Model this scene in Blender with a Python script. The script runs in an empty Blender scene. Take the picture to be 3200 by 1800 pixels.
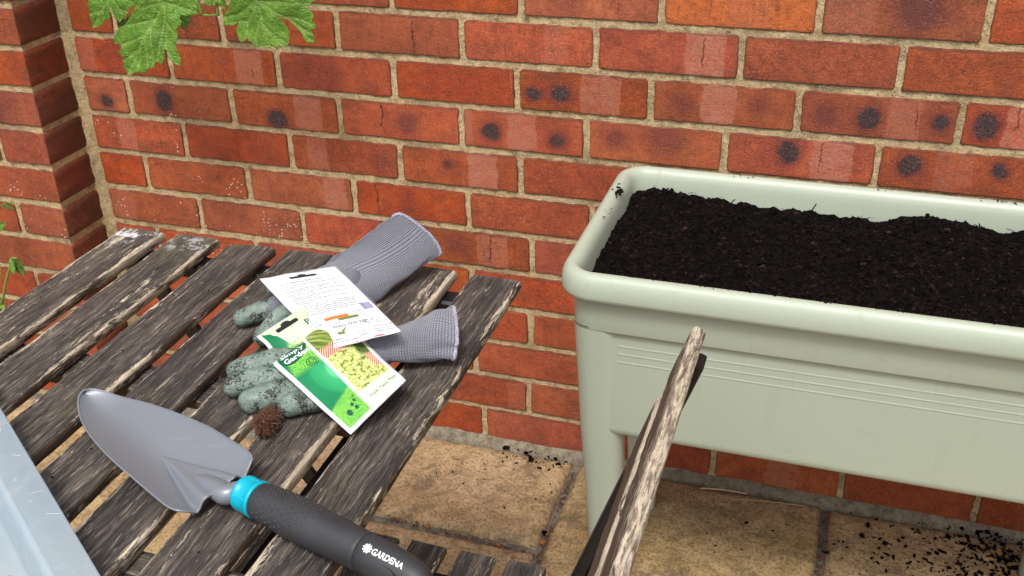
import bpy, bmesh, math, random
import numpy as np
from mathutils import Vector, Matrix, noise
from mathutils.geometry import delaunay_2d_cdt
from math import sin, cos, pi, radians, sqrt, exp

scn = bpy.context.scene
COL = scn.collection

# ------------------------------------------------------------------ camera
cam = bpy.data.cameras.new('camera')
cam.sensor_width = 36.0
cam.lens = 3287.4 * 36.0 / 3200.0
cam.clip_start = 0.02
cam.clip_end = 500.0
cam_o = bpy.data.objects.new('camera', cam)
cam_o.location = (1.32326, -1.63145, 1.30092)
cam_o.rotation_euler = (1.07030881, 0.02224339, 0.31460455)
COL.objects.link(cam_o)
scn.camera = cam_o

# ------------------------------------------------------------------ light: bright overcast sky
SUN_ELEV, SUN_AZ = radians(60), radians(176)      # azimuth clockwise from +Y
world = bpy.data.worlds.new('World')
scn.world = world
world.use_nodes = True
wn = world.node_tree
for n in list(wn.nodes):
    wn.nodes.remove(n)
sky = wn.nodes.new('ShaderNodeTexSky')
sky.sky_type = 'NISHITA'
sky.sun_disc = False
sky.sun_elevation = SUN_ELEV
sky.sun_rotation = SUN_AZ
sky.air_density = 1.0
sky.dust_density = 6.0
sky.ozone_density = 1.0
hsv = wn.nodes.new('ShaderNodeHueSaturation')
hsv.inputs['Saturation'].default_value = 0.30
wbg = wn.nodes.new('ShaderNodeBackground')
wbg.inputs['Strength'].default_value = 0.125
wout = wn.nodes.new('ShaderNodeOutputWorld')
wn.links.new(sky.outputs[0], hsv.inputs['Color'])
wn.links.new(hsv.outputs[0], wbg.inputs['Color'])
wn.links.new(wbg.outputs[0], wout.inputs[0])

sun = bpy.data.lights.new('sun', 'SUN')
sun.energy = 1.5
sun.angle = radians(14)
sun.color = (1.0, 0.965, 0.91)
sun_o = bpy.data.objects.new('sun', sun)
COL.objects.link(sun_o)
sd = Vector((sin(SUN_AZ) * cos(SUN_ELEV), cos(SUN_AZ) * cos(SUN_ELEV), sin(SUN_ELEV)))
sun_o.rotation_euler = (-sd).to_track_quat('-Z', 'Y').to_euler()
sun_o.location = (0.5, -2, 4)

scn.view_settings.view_transform = 'Standard'
scn.view_settings.look = 'None'
scn.view_settings.gamma = 1.0
scn.view_settings.use_curve_mapping = False
scn.view_settings.exposure = 0.40
scn.cycles.max_bounces = 6
scn.cycles.diffuse_bounces = 3
scn.cycles.glossy_bounces = 3
scn.cycles.transparent_max_bounces = 8
scn.cycles.use_denoising = True

# ------------------------------------------------------------------ helpers
rng = random.Random(7)


def srgb(r, g, b):
    f = lambda c: (c / 255) / 12.92 if c / 255 <= .04045 else ((c / 255 + .055) / 1.055) ** 2.4
    return (f(r), f(g), f(b), 1)


def mesh_obj(name, verts, faces, mat=None, parent=None, smooth=True, loc=None):
    me = bpy.data.meshes.new(name)
    me.from_pydata([tuple(v) for v in verts], [], [tuple(f) for f in faces])
    me.update()
    return link_mesh(name, me, mat, parent, smooth, loc)


def link_mesh(name, me, mat=None, parent=None, smooth=True, loc=None):
    if smooth:
        me.polygons.foreach_set('use_smooth', [True] * len(me.polygons))
    if mat is not None and not me.materials:
        me.materials.append(mat)
    o = bpy.data.objects.new(name, me)
    COL.objects.link(o)
    if loc is not None:
        o.location = loc
    if parent is not None:
        set_parent(o, parent)
    return o


def set_parent(o, parent):
    o.parent = parent
    o.matrix_parent_inverse = BASE[parent.name].inverted()
    BASE[o.name] = BASE_of(o)


BASE = {}


def BASE_of(o):
    # world matrix of an object that was placed in world coordinates before parenting
    return Matrix.LocRotScale(o.location, o.rotation_euler, o.scale)


def empty(name, loc, label=None, cat=None, group=None):
    o = bpy.data.objects.new(name, None)
    COL.objects.link(o)
    o.location = loc
    o.empty_display_size = 0.05
    BASE[o.name] = Matrix.Translation(loc)
    if label:
        tag(o, label, cat, group)
    return o


def tag(o, label=None, cat=None, group=None, kind=None):
    if label: o['label'] = label
    if cat: o['category'] = cat
    if group: o['group'] = group
    if kind: o['kind'] = kind
    return o


class MB:
    """collects faces; build() links them as one mesh object"""
    def __init__(s):
        s.v, s.f = [], []

    def add(s, verts, faces):
        k = len(s.v)
        s.v += [tuple(v) for v in verts]
        s.f += [tuple(i + k for i in f) for f in faces]

    def box(s, x0, x1, y0, y1, z0, z1):
        s.add([(x0, y0, z0), (x1, y0, z0), (x1, y1, z0), (x0, y1, z0), (x0, y0, z1), (x1, y0, z1), (x1, y1, z1), (x0, y1, z1)],
              [(0, 3, 2, 1), (4, 5, 6, 7), (0, 1, 5, 4), (1, 2, 6, 5), (2, 3, 7, 6), (3, 0, 4, 7)])

    def bar(s, a, b, w, h, up=(0, 0, 1), c=0.15):
        """flat bar between a and b, chamfered section w x h (w sideways, h along up)"""
        a, b, up = Vector(a), Vector(b), Vector(up)
        d = (b - a).normalized()
        sx = d.cross(up).normalized()
        uz = sx.cross(d).normalized()
        k = c * min(w, h)
        prof = [(-w/2+k, -h/2), (w/2-k, -h/2), (w/2, -h/2+k), (w/2, h/2-k), (w/2-k, h/2), (-w/2+k, h/2), (-w/2, h/2-k), (-w/2, -h/2+k)]
        vs = [a + sx*p + uz*q for p, q in prof] + [b + sx*p + uz*q for p, q in prof]
        fs = [(i, (i+1) % 8, (i+1) % 8 + 8, i + 8) for i in range(8)] + [tuple(range(7, -1, -1)), tuple(range(8, 16))]
        s.add(vs, fs)

    def tube(s, pts, rad, n=10, caps=True):
        pts = [Vector(p) for p in pts]
        if not hasattr(rad, '__len__'): rad = [rad] * len(pts)
        k = len(s.v)
        prev = None
        for i, p in enumerate(pts):
            d = (pts[min(i+1, len(pts)-1)] - pts[max(i-1, 0)]).normalized()
            u = Vector((0, 0, 1)) if abs(d.z) < .9 else Vector((1, 0, 0))
            if prev is not None: u = prev
            sx = d.cross(u).normalized()
            uz = sx.cross(d).normalized()
            prev = uz
            for j in range(n):
                t = 2*pi*j/n
                s.v.append(tuple(p + (sx*cos(t) + uz*sin(t))*rad[i]))
        m = len(pts)
        for i in range(m-1):
            for j in range(n):
                s.f.append((k+i*n+j, k+i*n+(j+1) % n, k+(i+1)*n+(j+1) % n, k+(i+1)*n+j))
        if caps:
            s.f.append(tuple(k+j for j in range(n-1, -1, -1)))
            s.f.append(tuple(k+(m-1)*n+j for j in range(n)))

    def build(s, name, mat, parent=None, smooth=True, loc=None):
        return mesh_obj(name, s.v, s.f, mat, parent, smooth, loc)


def spline(pts, m=6):
    """Catmull-Rom through pts (any dimension)"""
    A = [np.array(p, float) for p in pts]
    A = [2*A[0]-A[1]] + A + [2*A[-1]-A[-2]]
    out = []
    for i in range(1, len(A)-2):
        for k in range(m):
            t = k/m
            p0, p1, p2, p3 = A[i-1], A[i], A[i+1], A[i+2]
            out.append(.5*((2*p1) + (-p0+p2)*t + (2*p0-5*p1+4*p2-p3)*t*t + (-p0+3*p1-3*p2+p3)*t**3))
    out.append(A[-2])
    return out


# ------------------------------------------------------------------ node helpers
class NT:
    def __init__(s, name):
        s.mat = bpy.data.materials.new(name)
        s.mat.use_nodes = True
        s.t = s.mat.node_tree
        s.b = s.t.nodes['Principled BSDF']
        s.out = s.t.nodes['Material Output']

    def new(s, typ, **kw):
        n = s.t.nodes.new(typ)
        for k, v in kw.items(): setattr(n, k, v)
        return n

    def put(s, sock, v):
        if isinstance(v, bpy.types.NodeSocket):
            s.t.links.new(v, sock)
        elif v is not None:
            try: sock.default_value = v
            except Exception:
                sock.default_value = tuple(v)[:len(sock.default_value)]

    def m(s, op, a, b=None, c=None, clamp=False):
        n = s.new('ShaderNodeMath', operation=op, use_clamp=clamp)
        for i, v in enumerate((a, b, c)):
            if v is not None: s.put(n.inputs[i], v)
        return n.outputs[0]

    def vm(s, op, a, b=None):
        n = s.new('ShaderNodeVectorMath', operation=op)
        s.put(n.inputs[0], a)
        if b is not None: s.put(n.inputs[1], b)
        return n.outputs['Value'] if op in ('LENGTH', 'DOT_PRODUCT', 'DISTANCE') else n.outputs[0]

    def mix(s, f, a, b, blend='MIX'):
        n = s.new('ShaderNodeMix', data_type='RGBA', blend_type=blend)
        s.put(n.inputs[0], f); s.put(n.inputs[6], a); s.put(n.inputs[7], b)
        return n.outputs[2]

    def ss(s, x, e0, e1, lo=0.0, hi=1.0):
        n = s.new('ShaderNodeMapRange', interpolation_type='SMOOTHSTEP')
        s.put(n.inputs[0], x); s.put(n.inputs[1], e0); s.put(n.inputs[2], e1); s.put(n.inputs[3], lo); s.put(n.inputs[4], hi)
        return n.outputs[0]

    def lin(s, x, e0, e1, lo=0.0, hi=1.0):
        n = s.new('ShaderNodeMapRange')
        s.put(n.inputs[0], x); s.put(n.inputs[1], e0); s.put(n.inputs[2], e1); s.put(n.inputs[3], lo); s.put(n.inputs[4], hi)
        return n.outputs[0]

    def noise(s, vec, scale, detail=3.0, rough=0.55, dist=0.0, col=False):
        n = s.new('ShaderNodeTexNoise')
        s.put(n.inputs['Vector'], vec); s.put(n.inputs['Scale'], scale); s.put(n.inputs['Detail'], detail)
        s.put(n.inputs['Roughness'], rough); s.put(n.inputs['Distortion'], dist)
        return n.outputs[1] if col else n.outputs[0]

    def vor(s, vec, scale, feature='F1', out=0, rnd=1.0):
        n = s.new('ShaderNodeTexVoronoi', feature=feature)
        s.put(n.inputs['Vector'], vec); s.put(n.inputs['Scale'], scale)
        s.put(n.inputs['Randomness'], rnd)
        return n.outputs[out]

    def ramp(s, f, stops, interp='LINEAR'):
        n = s.new('ShaderNodeValToRGB')
        n.color_ramp.interpolation = interp
        e = n.color_ramp.elements
        while len(e) < len(stops): e.new(0.5)
        for i, (p, c) in enumerate(stops):
            e[i].position = p
            e[i].color = c if len(c) == 4 else (*c, 1)
        s.put(n.inputs[0], f)
        return n.outputs[0]

    def obj(s):
        return s.new('ShaderNodeTexCoord').outputs['Object']

    def uv(s):
        return s.new('ShaderNodeTexCoord').outputs['UV']

    def pos(s):
        return s.new('ShaderNodeNewGeometry').outputs['Position']

    def rand(s):
        return s.new('ShaderNodeObjectInfo').outputs['Random']

    def attr(s, name, typ='OBJECT', out=1):
        n = s.new('ShaderNodeAttribute', attribute_type=typ, attribute_name=name)
        return n.outputs[out]          # 0 colour, 1 vector, 2 fac

    def xyz(s, v):
        n = s.new('ShaderNodeSeparateXYZ'); s.put(n.inputs[0], v)
        return n.outputs[0], n.outputs[1], n.outputs[2]

    def comb(s, x, y, z):
        n = s.new('ShaderNodeCombineXYZ')
        for i, v in enumerate((x, y, z)): s.put(n.inputs[i], v)
        return n.outputs[0]

    def scale(s, v, k):
        return s.vm('MULTIPLY', v, k)

    def bump(s, h, strength=0.5, dist=0.002, normal=None):
        n = s.new('ShaderNodeBump')
        s.put(n.inputs['Height'], h); n.inputs['Strength'].default_value = strength; n.inputs['Distance'].default_value = dist
        if normal is not None: s.put(n.inputs['Normal'], normal)
        return n.outputs[0]

    def done(s, color=None, rough=None, normal=None, **kw):
        if color is not None: s.put(s.b.inputs['Base Color'], color)
        if rough is not None: s.put(s.b.inputs['Roughness'], rough)
        if normal is not None: s.put(s.b.inputs['Normal'], normal)
        for k, v in kw.items():
            s.put(s.b.inputs[k.replace('_', ' ')], v)
        return s.mat


def plain(name, col, rough=0.5, **kw):
    t = NT(name)
    return t.done(col, rough, **kw)


# ------------------------------------------------------------------ materials: wall and ground
def mat_brick():
    t = NT('brick_clay')
    oc = t.obj()
    rnd = t.rand()
    x, y, z = t.xyz(oc)
    off = t.comb(t.m('MULTIPLY', rnd, 37.0), t.m('MULTIPLY', rnd, 91.0), t.m('MULTIPLY', rnd, 53.0))
    p = t.vm('ADD', oc, off)
    tone = t.attr('tone')
    tv, to, tk = t.xyz(tone)
    n1 = t.noise(p, 14, 4, .6)
    n2 = t.noise(p, 60, 4, .65)
    n3 = t.noise(p, 260, 3, .7)
    c1 = t.ramp(n1, [(.25, srgb(144, 68, 40)), (.5, srgb(174, 83, 48)), (.72, srgb(192, 100, 56))])
    orange = srgb(214, 116, 62)
    c1 = t.mix(to, c1, orange)
    # broad sooty film and per-brick value
    r2 = t.m('FRACT', t.m('MULTIPLY', rnd, 17.3))
    c1 = t.mix(t.m('MULTIPLY', t.ss(n2, .42, .70), .55), c1, srgb(120, 62, 40))
    hv = t.new('ShaderNodeHueSaturation')
    t.put(hv.inputs['Color'], c1)
    t.put(hv.inputs['Value'], t.m('ADD', t.lin(r2, 0, 1, .76, 1.06), tv))
    t.put(hv.inputs['Hue'], t.lin(t.m('FRACT', t.m('MULTIPLY', rnd, 71.7)), 0, 1, .4945, .5045))
    t.put(hv.inputs['Saturation'], t.lin(t.m('FRACT', t.m('MULTIPLY', rnd, 29.9)), 0, 1, .95, 1.06))
    c = hv.outputs[0]
    # vertical drag lines
    drag = t.noise(t.scale(p, (260, 20, 14)), 1.0, 3, .6)
    c = t.mix(t.m('MULTIPLY', t.ss(drag, .52, .72), .40), c, srgb(112, 52, 34))
    film = t.noise(t.scale(p, (9, 9, 22)), 1.0, 4, .65)
    c = t.mix(t.m('MULTIPLY', t.ss(film, .54, .70), .42), c, srgb(98, 56, 40))
    warp = t.m('MULTIPLY', t.m('SUBTRACT', t.noise(p, 42, 3, .55), .5), .016)
    xw = t.m('ADD', x, warp)
    # pale kiss bands
    band_all = None
    for nm in ('band_a', 'band_b'):
        a0, a1, ak = t.xyz(t.attr(nm))
        m = t.m('MULTIPLY', t.ss(t.m('SUBTRACT', xw, a0), -.0030, .0022), t.ss(t.m('SUBTRACT', a1, xw), -.0012, .0018))
        m = t.m('MULTIPLY', m, ak)
        band_all = m if band_all is None else t.m('MAXIMUM', band_all, m)
        # darker rims of the band
    band_all = t.m('MULTIPLY', band_all, t.ss(t.noise(t.scale(p, (20, 20, 45)), 1.0, 4, .7), .28, .52, .35, 1.0))
    pale = t.ramp(n2, [(.3, srgb(176, 104, 84)), (.7, srgb(196, 134, 112))])
    c = t.mix(t.m('MULTIPLY', band_all, .72), c, pale)
    # thin pale scrape lines
    sl = t.noise(t.comb(t.m('MULTIPLY', x, 90), t.m('MULTIPLY', rnd, 400), t.m('MULTIPLY', z, 6)), 1.0, 2, .5)
    c = t.mix(t.m('MULTIPLY', t.ss(sl, .735, .77), .35), c, srgb(205, 130, 105))
    # burnt hearts
    zwarp = t.m('MULTIPLY', t.m('SUBTRACT', t.noise(p, 50, 3, .55), .5), .016)
    for nm in ('spot_a', 'spot_b', 'spot_c'):
        sx, sz, sr = t.xyz(t.attr(nm))
        sk = t.attr(nm + '_k', out=2)
        dx = t.m('SUBTRACT', t.m('ADD', x, t.m('MULTIPLY', warp, .7)), sx)
        dz = t.m('SUBTRACT', t.m('ADD', z, zwarp), sz)
        d = t.m('SQRT', t.m('ADD', t.m('POWER', t.m('ABSOLUTE', dx), 2.0), t.m('MULTIPLY', t.m('POWER', t.m('ABSOLUTE', dz), 2.0), t.lin(t.m('FRACT', t.m('MULTIPLY', rnd, 43.7)), 0, 1, .45, 1.5))))
        q = t.m('DIVIDE', d, t.m('MAXIMUM', sr, .0005))
        halo = t.m('MULTIPLY', t.ss(t.m('ADD', q, t.m('MULTIPLY', t.m('SUBTRACT', n2, .5), .8)), 1.9, .45), t.m('MINIMUM', t.m('MULTIPLY', sk, 1.1), .85))
        c = t.mix(halo, c, srgb(96, 38, 40))
        core = t.m('MULTIPLY', t.ss(t.m('ADD', q, t.m('MULTIPLY', t.m('SUBTRACT', n3, .5), .55)), 1.05, .62), t.ss(sk, .45, .95))
        c = t.mix(core, c, t.ramp(n3, [(.35, srgb(34, 28, 31)), (.7, srgb(66, 57, 60))]))
    # cracks
    kx, k0, k1 = t.xyz(t.attr('crack'))
    kk = t.attr('crack_k', out=2)
    cw = t.m('MULTIPLY', t.m('SUBTRACT', t.noise(t.vm('ADD', p, (3.1, 0, 0)), 38, 5, .75), .5), .03)
    cd = t.m('ABSOLUTE', t.m('SUBTRACT', t.m('ADD', x, cw), kx))
    inz = t.m('MULTIPLY', t.ss(z, t.m('SUBTRACT', k0, .004), t.m('ADD', k0, .004)), t.ss(z, t.m('ADD', k1, .004), t.m('SUBTRACT', k1, .004)))
    crk = t.m('MULTIPLY', t.m('MULTIPLY', t.ss(cd, .0012, .0003), inz), kk)
    c = t.mix(crk, c, srgb(40, 22, 16))
    # hairline net
    vd = t.vor(t.vm('ADD', p, t.scale(t.noise(p, 40, 3, .6, col=True), (.02, .02, .02))), 55, 'DISTANCE_TO_EDGE')
    net = t.m('MULTIPLY', t.m('MULTIPLY', t.ss(vd, .035, .008), t.ss(t.noise(p, 22, 2), .55, .68)), .45)
    c = t.mix(net, c, srgb(70, 34, 22))
    # pits and grit
    pit = t.ss(t.noise(p, 420, 2, .6), .68, .75)
    c = t.mix(t.m('MULTIPLY', pit, .55), c, srgb(62, 32, 24))
    # sooty edges and painted shadow gap against the mortar are mixed in below
    # lime specks
    wp = t.vor(t.vm('ADD', p, t.scale(t.noise(p, 120, 2, col=True), (.004, .004, .004))), 125)
    wsel = t.ss(t.noise(p, 19, 2), .54, .60)
    w = t.m('MULTIPLY', t.m('MULTIPLY', t.ss(wp, .25, .15), wsel), tk)
    c = t.mix(w, c, srgb(225, 215, 208))
    h = t.m('ADD', t.m('MULTIPLY', n2, .6), t.m('MULTIPLY', n3, .35))
    h = t.m('SUBTRACT', h, t.m('ADD', t.m('MULTIPLY', pit, .3), t.m('MULTIPLY', crk, 1.2)))
    h = t.m('SUBTRACT', h, t.m('MULTIPLY', net, .6))
    # grit of the fired face
    gr_ = t.noise(p, 330, 3, .8)
    c = t.mix(t.ss(gr_, .50, .66, 0, .45), c, srgb(104, 50, 34))
    c = t.mix(t.ss(gr_, .46, .34, 0, .30), c, srgb(222, 136, 98))
    # soot creeping in from the joints, with joint shade painted over it
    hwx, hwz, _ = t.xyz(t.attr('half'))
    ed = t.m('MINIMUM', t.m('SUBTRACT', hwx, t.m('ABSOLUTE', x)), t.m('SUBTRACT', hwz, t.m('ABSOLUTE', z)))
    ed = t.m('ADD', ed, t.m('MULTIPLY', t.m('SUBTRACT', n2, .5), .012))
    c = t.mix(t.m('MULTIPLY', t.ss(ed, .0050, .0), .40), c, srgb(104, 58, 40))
    c = t.mix(t.m('MULTIPLY', t.ss(ed, .0022, -.0010), .55), c, srgb(66, 40, 28))  # painted shade: dark shadow gap between brick and mortar
    h = t.m('ADD', h, t.m('MULTIPLY', gr_, .5))
    return t.done(c, t.lin(n2, .3, .7, .62, .85), t.bump(h, .9, .0028))


def mat_mortar(name='mortar_sand', grey=0.0):
    t = NT(name)
    p = t.pos()
    n1 = t.noise(p, 9, 4, .6)
    n2 = t.noise(p, 70, 4, .65)
    n3 = t.noise(p, 330, 3, .75)
    c = t.ramp(n2, [(.3, srgb(160, 136, 98)), (.5, srgb(196, 172, 130)), (.75, srgb(214, 194, 156))])
    c = t.mix(t.m('MULTIPLY', t.ss(n1, .48, .64), .50), c, srgb(118, 100, 70))
    nm = t.noise(p, 34, 4, .7)
    c = t.mix(t.m('MULTIPLY', t.ss(nm, .57, .68), .55), c, srgb(86, 74, 54))
    c = t.mix(t.m('MULTIPLY', t.ss(n3, .54, .66), .62), c, srgb(84, 66, 44))
    c = t.mix(t.m('MULTIPLY', t.ss(n3, .45, .33), .45), c, srgb(230, 214, 180))
    if grey:
        c = t.mix(grey, c, t.ramp(n2, [(.3, srgb(70, 68, 62)), (.7, srgb(134, 130, 120))]))
    h = t.m('ADD', t.m('MULTIPLY', n2, .7), t.m('MULTIPLY', n3, .5))
    return t.done(c, .92, t.bump(h, 1.0, .005))


def mat_slab():
    t = NT('slab_buff_stone')
    oc = t.obj()
    rnd = t.rand()
    p = t.vm('ADD', oc, t.comb(t.m('MULTIPLY', rnd, 13), t.m('MULTIPLY', rnd, 57), 0))
    n1 = t.noise(p, 5, 4, .6, .6)
    n2 = t.noise(p, 28, 5, .7, .8)
    n3 = t.noise(p, 170, 4, .7)
    tone = t.attr('tone')
    tv, to, tk = t.xyz(tone)
    ca = t.ramp(n2, [(.28, srgb(116, 96, 64)), (.45, srgb(158, 132, 88)), (.6, srgb(182, 156, 110)), (.78, srgb(200, 177, 134))])
    cp = t.ramp(n2, [(.28, srgb(124, 102, 78)), (.45, srgb(168, 140, 108)), (.6, srgb(190, 162, 128)), (.78, srgb(206, 184, 152))])
    c = t.mix(t.m('ADD', t.m('MULTIPLY', t.ss(n1, .4, .65), .5), t.m('MULTIPLY', to, .5)), ca, cp)
    c = t.mix(t.m('MULTIPLY', t.ss(t.noise(p, 11, 5, .7), .50, .66), .6), c, srgb(92, 80, 60))
    c = t.mix(t.m('MULTIPLY', t.ss(n3, .50, .62), .62), c, srgb(90, 72, 46))
    c = t.mix(t.m('MULTIPLY', t.ss(n3, .44, .32), .4), c, srgb(214, 188, 140))
    c = t.mix(t.m('MULTIPLY', t.ss(t.noise(p, 42, 4, .8), .62, .7), .5), c, srgb(64, 56, 44))
    hv = t.new('ShaderNodeHueSaturation')
    t.put(hv.inputs['Color'], c)
    t.put(hv.inputs['Value'], t.m('ADD', .94, tv))
    h = t.m('ADD', t.m('MULTIPLY', n2, .8), t.m('MULTIPLY', n3, .6))
    return t.done(hv.outputs[0], .8, t.bump(h, .6, .004))


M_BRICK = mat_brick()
M_MORTAR = mat_mortar()
M_FILLET = mat_mortar('mortar_grey_base', .75)
M_JOINT = mat_mortar('joint_dirt', .9)
M_SLAB = mat_slab()
# ------------------------------------------------------------------ brick wall
CO = 0.07838                      # course height
ROW_TOP, ROW_BOT = -3, 11


def row_z(r):
    return CO * (11 - r) + CO / 2


def brick_mesh(w, h, d, seed, wrap=False):
    r = random.Random(seed)
    rc = r.uniform(.0018, .0042)
    nx, nz = 16, 6
    pts = []
    def side(a, b, n):
        for i in range(n):
            t = i / n
            pts.append((a[0] + (b[0]-a[0])*t, a[1] + (b[1]-a[1])*t))
    hw, hh = w/2, h/2
    cs = [(-hw+rc, -hh), (hw-rc, -hh), (hw, -hh+rc), (hw, hh-rc), (hw-rc, hh), (-hw+rc, hh), (-hw, hh-rc), (-hw, -hh+rc)]
    ns = [nx, 1, nz, 1, nx, 1, nz, 1]
    for i in range(8):
        side(cs[i], cs[(i+1) % 8], ns[i])
    out = []
    for (a, b) in pts:
        j = noise.noise((a*70+seed*3.1, b*70, seed*.77))*.0021 + noise.noise((a*260, b*260+seed, 5))*.0011
        l = sqrt(a*a+b*b)
        ex, ez = a/hw, b/hh
        if abs(ex) > abs(ez): out.append((a + j*(1 if a > 0 else -1), b))
        else: out.append((a, b + j*(1 if b > 0 else -1)))
    n = len(out)
    def inset(q, k):
        return (q[0] - k*(q[0]/hw)**3, q[1] - k*(q[1]/hh)**3) if True else q
    rings = []
    for depth, k in ((d, 0.0), (.0022, 0.0), (.0007, .0004), (.0, .0016), (-.0002, .012)):
        rings.append([(inset(q, k)[0], depth, inset(q, k)[1]) for q in out])
    v = [p for ring in rings for p in ring]
    f = []
    for i in range(len(rings)-1):
        for j in range(n):
            f.append((i*n+j, i*n+(j+1) % n, (i+1)*n+(j+1) % n, (i+1)*n+j))
    f.append(tuple((len(rings)-1)*n+j for j in range(n)))
    f.append(tuple(range(n-1, -1, -1)))
    me = bpy.data.meshes.new('brick')
    me.from_pydata(v, [], f)
    for pl in me.polygons: pl.use_smooth = pl.normal.y > -.93
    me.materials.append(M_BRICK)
    return me


SPOTS = [(-0.018, 0.743, 0.025, 0.25), (0.424, 0.737, 0.034, 0.3), (-0.053, 0.654, 0.016, 1), (0.079, 0.665, 0.019, 1), (0.321, 0.65, 0.023, 1), (0.163, 0.576, 0.024, 0.3), (0.285, 0.582, 0.023, 0.35), (0.095, 0.514, 0.018, 0.25), (0.582, 0.664, 0.019, 0.6), (0.739, 0.663, 0.018, 1), (0.859, 0.659, 0.016, 0.8), (0.959, 0.672, 0.018, 0.55), (1.048, 0.677, 0.033, 0.55), (0.818, 0.737, 0.016, 1), (0.865, 0.743, 0.020, 1), (0.524, 0.586, 0.02, 0.35), (0.655, 0.595, 0.010, 0.7), (0.572, 0.51, 0.014, 0.35), (0.876, 0.891, 0.023, 0.3), (1.07, 0.742, 0.014, 0.45), (1.188, 0.75, 0.015, 0.45), (1.29, 0.742, 0.015, 0.55), (1.355, 0.741, 0.018, 1), (1.458, 0.743, 0.014, 0.9), (1.522, 0.744, 0.019, 1), (1.242, 0.676, 0.018, 1), (1.425, 0.672, 0.02, 1), (1.554, 0.677, 0.013, 0.9), (1.402, 0.912, 0.035, 0.65), (0.667, 0.435, 0.021, 0.5), (1.234, 0.026, 0.014, 0.3), (1.54, 0.817, 0.014, 0.3), (1.72, .66, .018, 1), (1.83, .75, .017, .9), (1.75, .42, .02, .5), (.35, .43, .02, .2), (.9, .12, .02, .2)]
BANDS = [(0.248, 0.303, 0.74, 0.8), (-0.11, -0.06, 0.735, 0.5), (0.358, 0.413, 0.664, 0.8), (-0.119, -0.086, 0.66, 0.6), (-0.042, -0.001, 0.578, 0.6), (0.374, 0.416, 0.587, 0.6), (0.4, 0.446, 0.508, 0.75), (-0.095, -0.039, 0.428, 0.4), (0.77, 0.822, 0.667, 0.8), (0.69, 0.706, 0.686, 0.5), (0.9, 0.967, 0.744, 0.7), (0.695, 0.749, 0.59, 0.9), (0.837, 0.876, 0.824, 0.35), (1.069, 1.13, 0.823, 0.9), (1.101, 1.152, 0.744, 0.9), (1.383, 1.429, 0.748, 0.5), (1.548, 1.60, 0.748, 0.9), (1.279, 1.34, 0.673, 0.9), (1.462, 1.518, 0.677, 0.35), (1.275, 1.347, 0.898, 0.35), (1.134, 1.194, 0.892, 0.25), (0.705, 0.764, 0.433, 0.55), (1.265, 1.322, 0.03, 0.6), (0.756, 0.8, 0.115, 0.35), (1.68, 1.73, .9, .7), (1.77, 1.83, .66, .8)]
CRACKS = [(0.605, 0.787, 0.845, 1), (0.533, 0.642, 0.695, 1), (0.639, 0.477, 0.53, 1), (0.509, 0.48, 0.544, 0.9), (1.097, 0.805, 0.849, 0.9), (1.561, 0.741, 0.776, 1), (1.424, 0.73, 0.76, 0.7), (0.73, 0.406, 0.461, 1), (0.282, 0.723, 0.741, 0.8), (0.157, 0.787, 0.813, 0.7), (1.292, 0.646, 0.695, 0.6)]
SPECKS = [(.09, .50, .09), (.06, .44, .10), (.07, .59, .07), (-.145, .48, .10), (.16, .44, .08), (.0, .60, .06)]

J = {0: [.5686, .7976, 1.0276, 1.2647, 1.4977], 1: [.461, .6923, .9233, 1.155, 1.3907], 2: [.1058, .334, .5625, .7883, 1.0157, 1.2497, 1.4856],
     3: [0, .2266, .4498, .684, .909, 1.1417, 1.377], 4: [.1088, .3386, .562, .792], 5: [.0041, .2358, .4631, .690], 6: [.1144, .345, .578, .810],
     7: [.0, .23, .459, .690], 8: [.1127, .345, .575, .8057], 9: [.0, .23, .46, .690], 10: [.105, .338, .568, .799],
     11: [.0, .2409, .4714, .704, .9345, 1.166, 1.4013], -1: [.4555, .6860, .917, 1.15], -2: [.57, .80, 1.03], -3: [.456, .687, .918]}
XR, XL = 2.05, -0.099


def brick_props(o, cx, cz, w, r):
    sp = [s for s in SPOTS if abs(s[0]-cx) < w/2 and abs(s[1]-cz) < CO/2]
    for nm, s in zip(('spot_a', 'spot_b', 'spot_c'), sp):
        o[nm] = (s[0]-cx, s[1]-cz, s[2]); o[nm + '_k'] = float(s[3])
    bs = [b for b in BANDS if abs((b[0]+b[1])/2-cx) < w/2 and abs(b[2]-cz) < CO/2]
    for nm, b in zip(('band_a', 'band_b'), bs):
        o[nm] = (b[0]-cx, b[1]-cx, b[3])
    for c in CRACKS:
        if abs(c[0]-cx) < w/2 and abs((c[1]+c[2])/2-cz) < CO/2:
            o['crack'] = (c[0]-cx, c[1]-cz, c[2]-cz); o['crack_k'] = float(c[3])
    k = 0.0
    for s in SPECKS:
        d = sqrt((s[0]-cx)**2 + (s[1]-cz)**2)
        if d < w*.6: k = max(k, 1.0)
    orange = {(0, 1.146): .45, (1, .577): .1, (1, .808): .12}.get((r, round(cx, 3)), 0.0)
    if r == 0 and 1.05 < cx < 1.25: orange = .7
    o['tone'] = (rng.uniform(-.04, .04), orange, k)
    o['half'] = (w/2, CO/2-.0065, 0.0)


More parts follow.
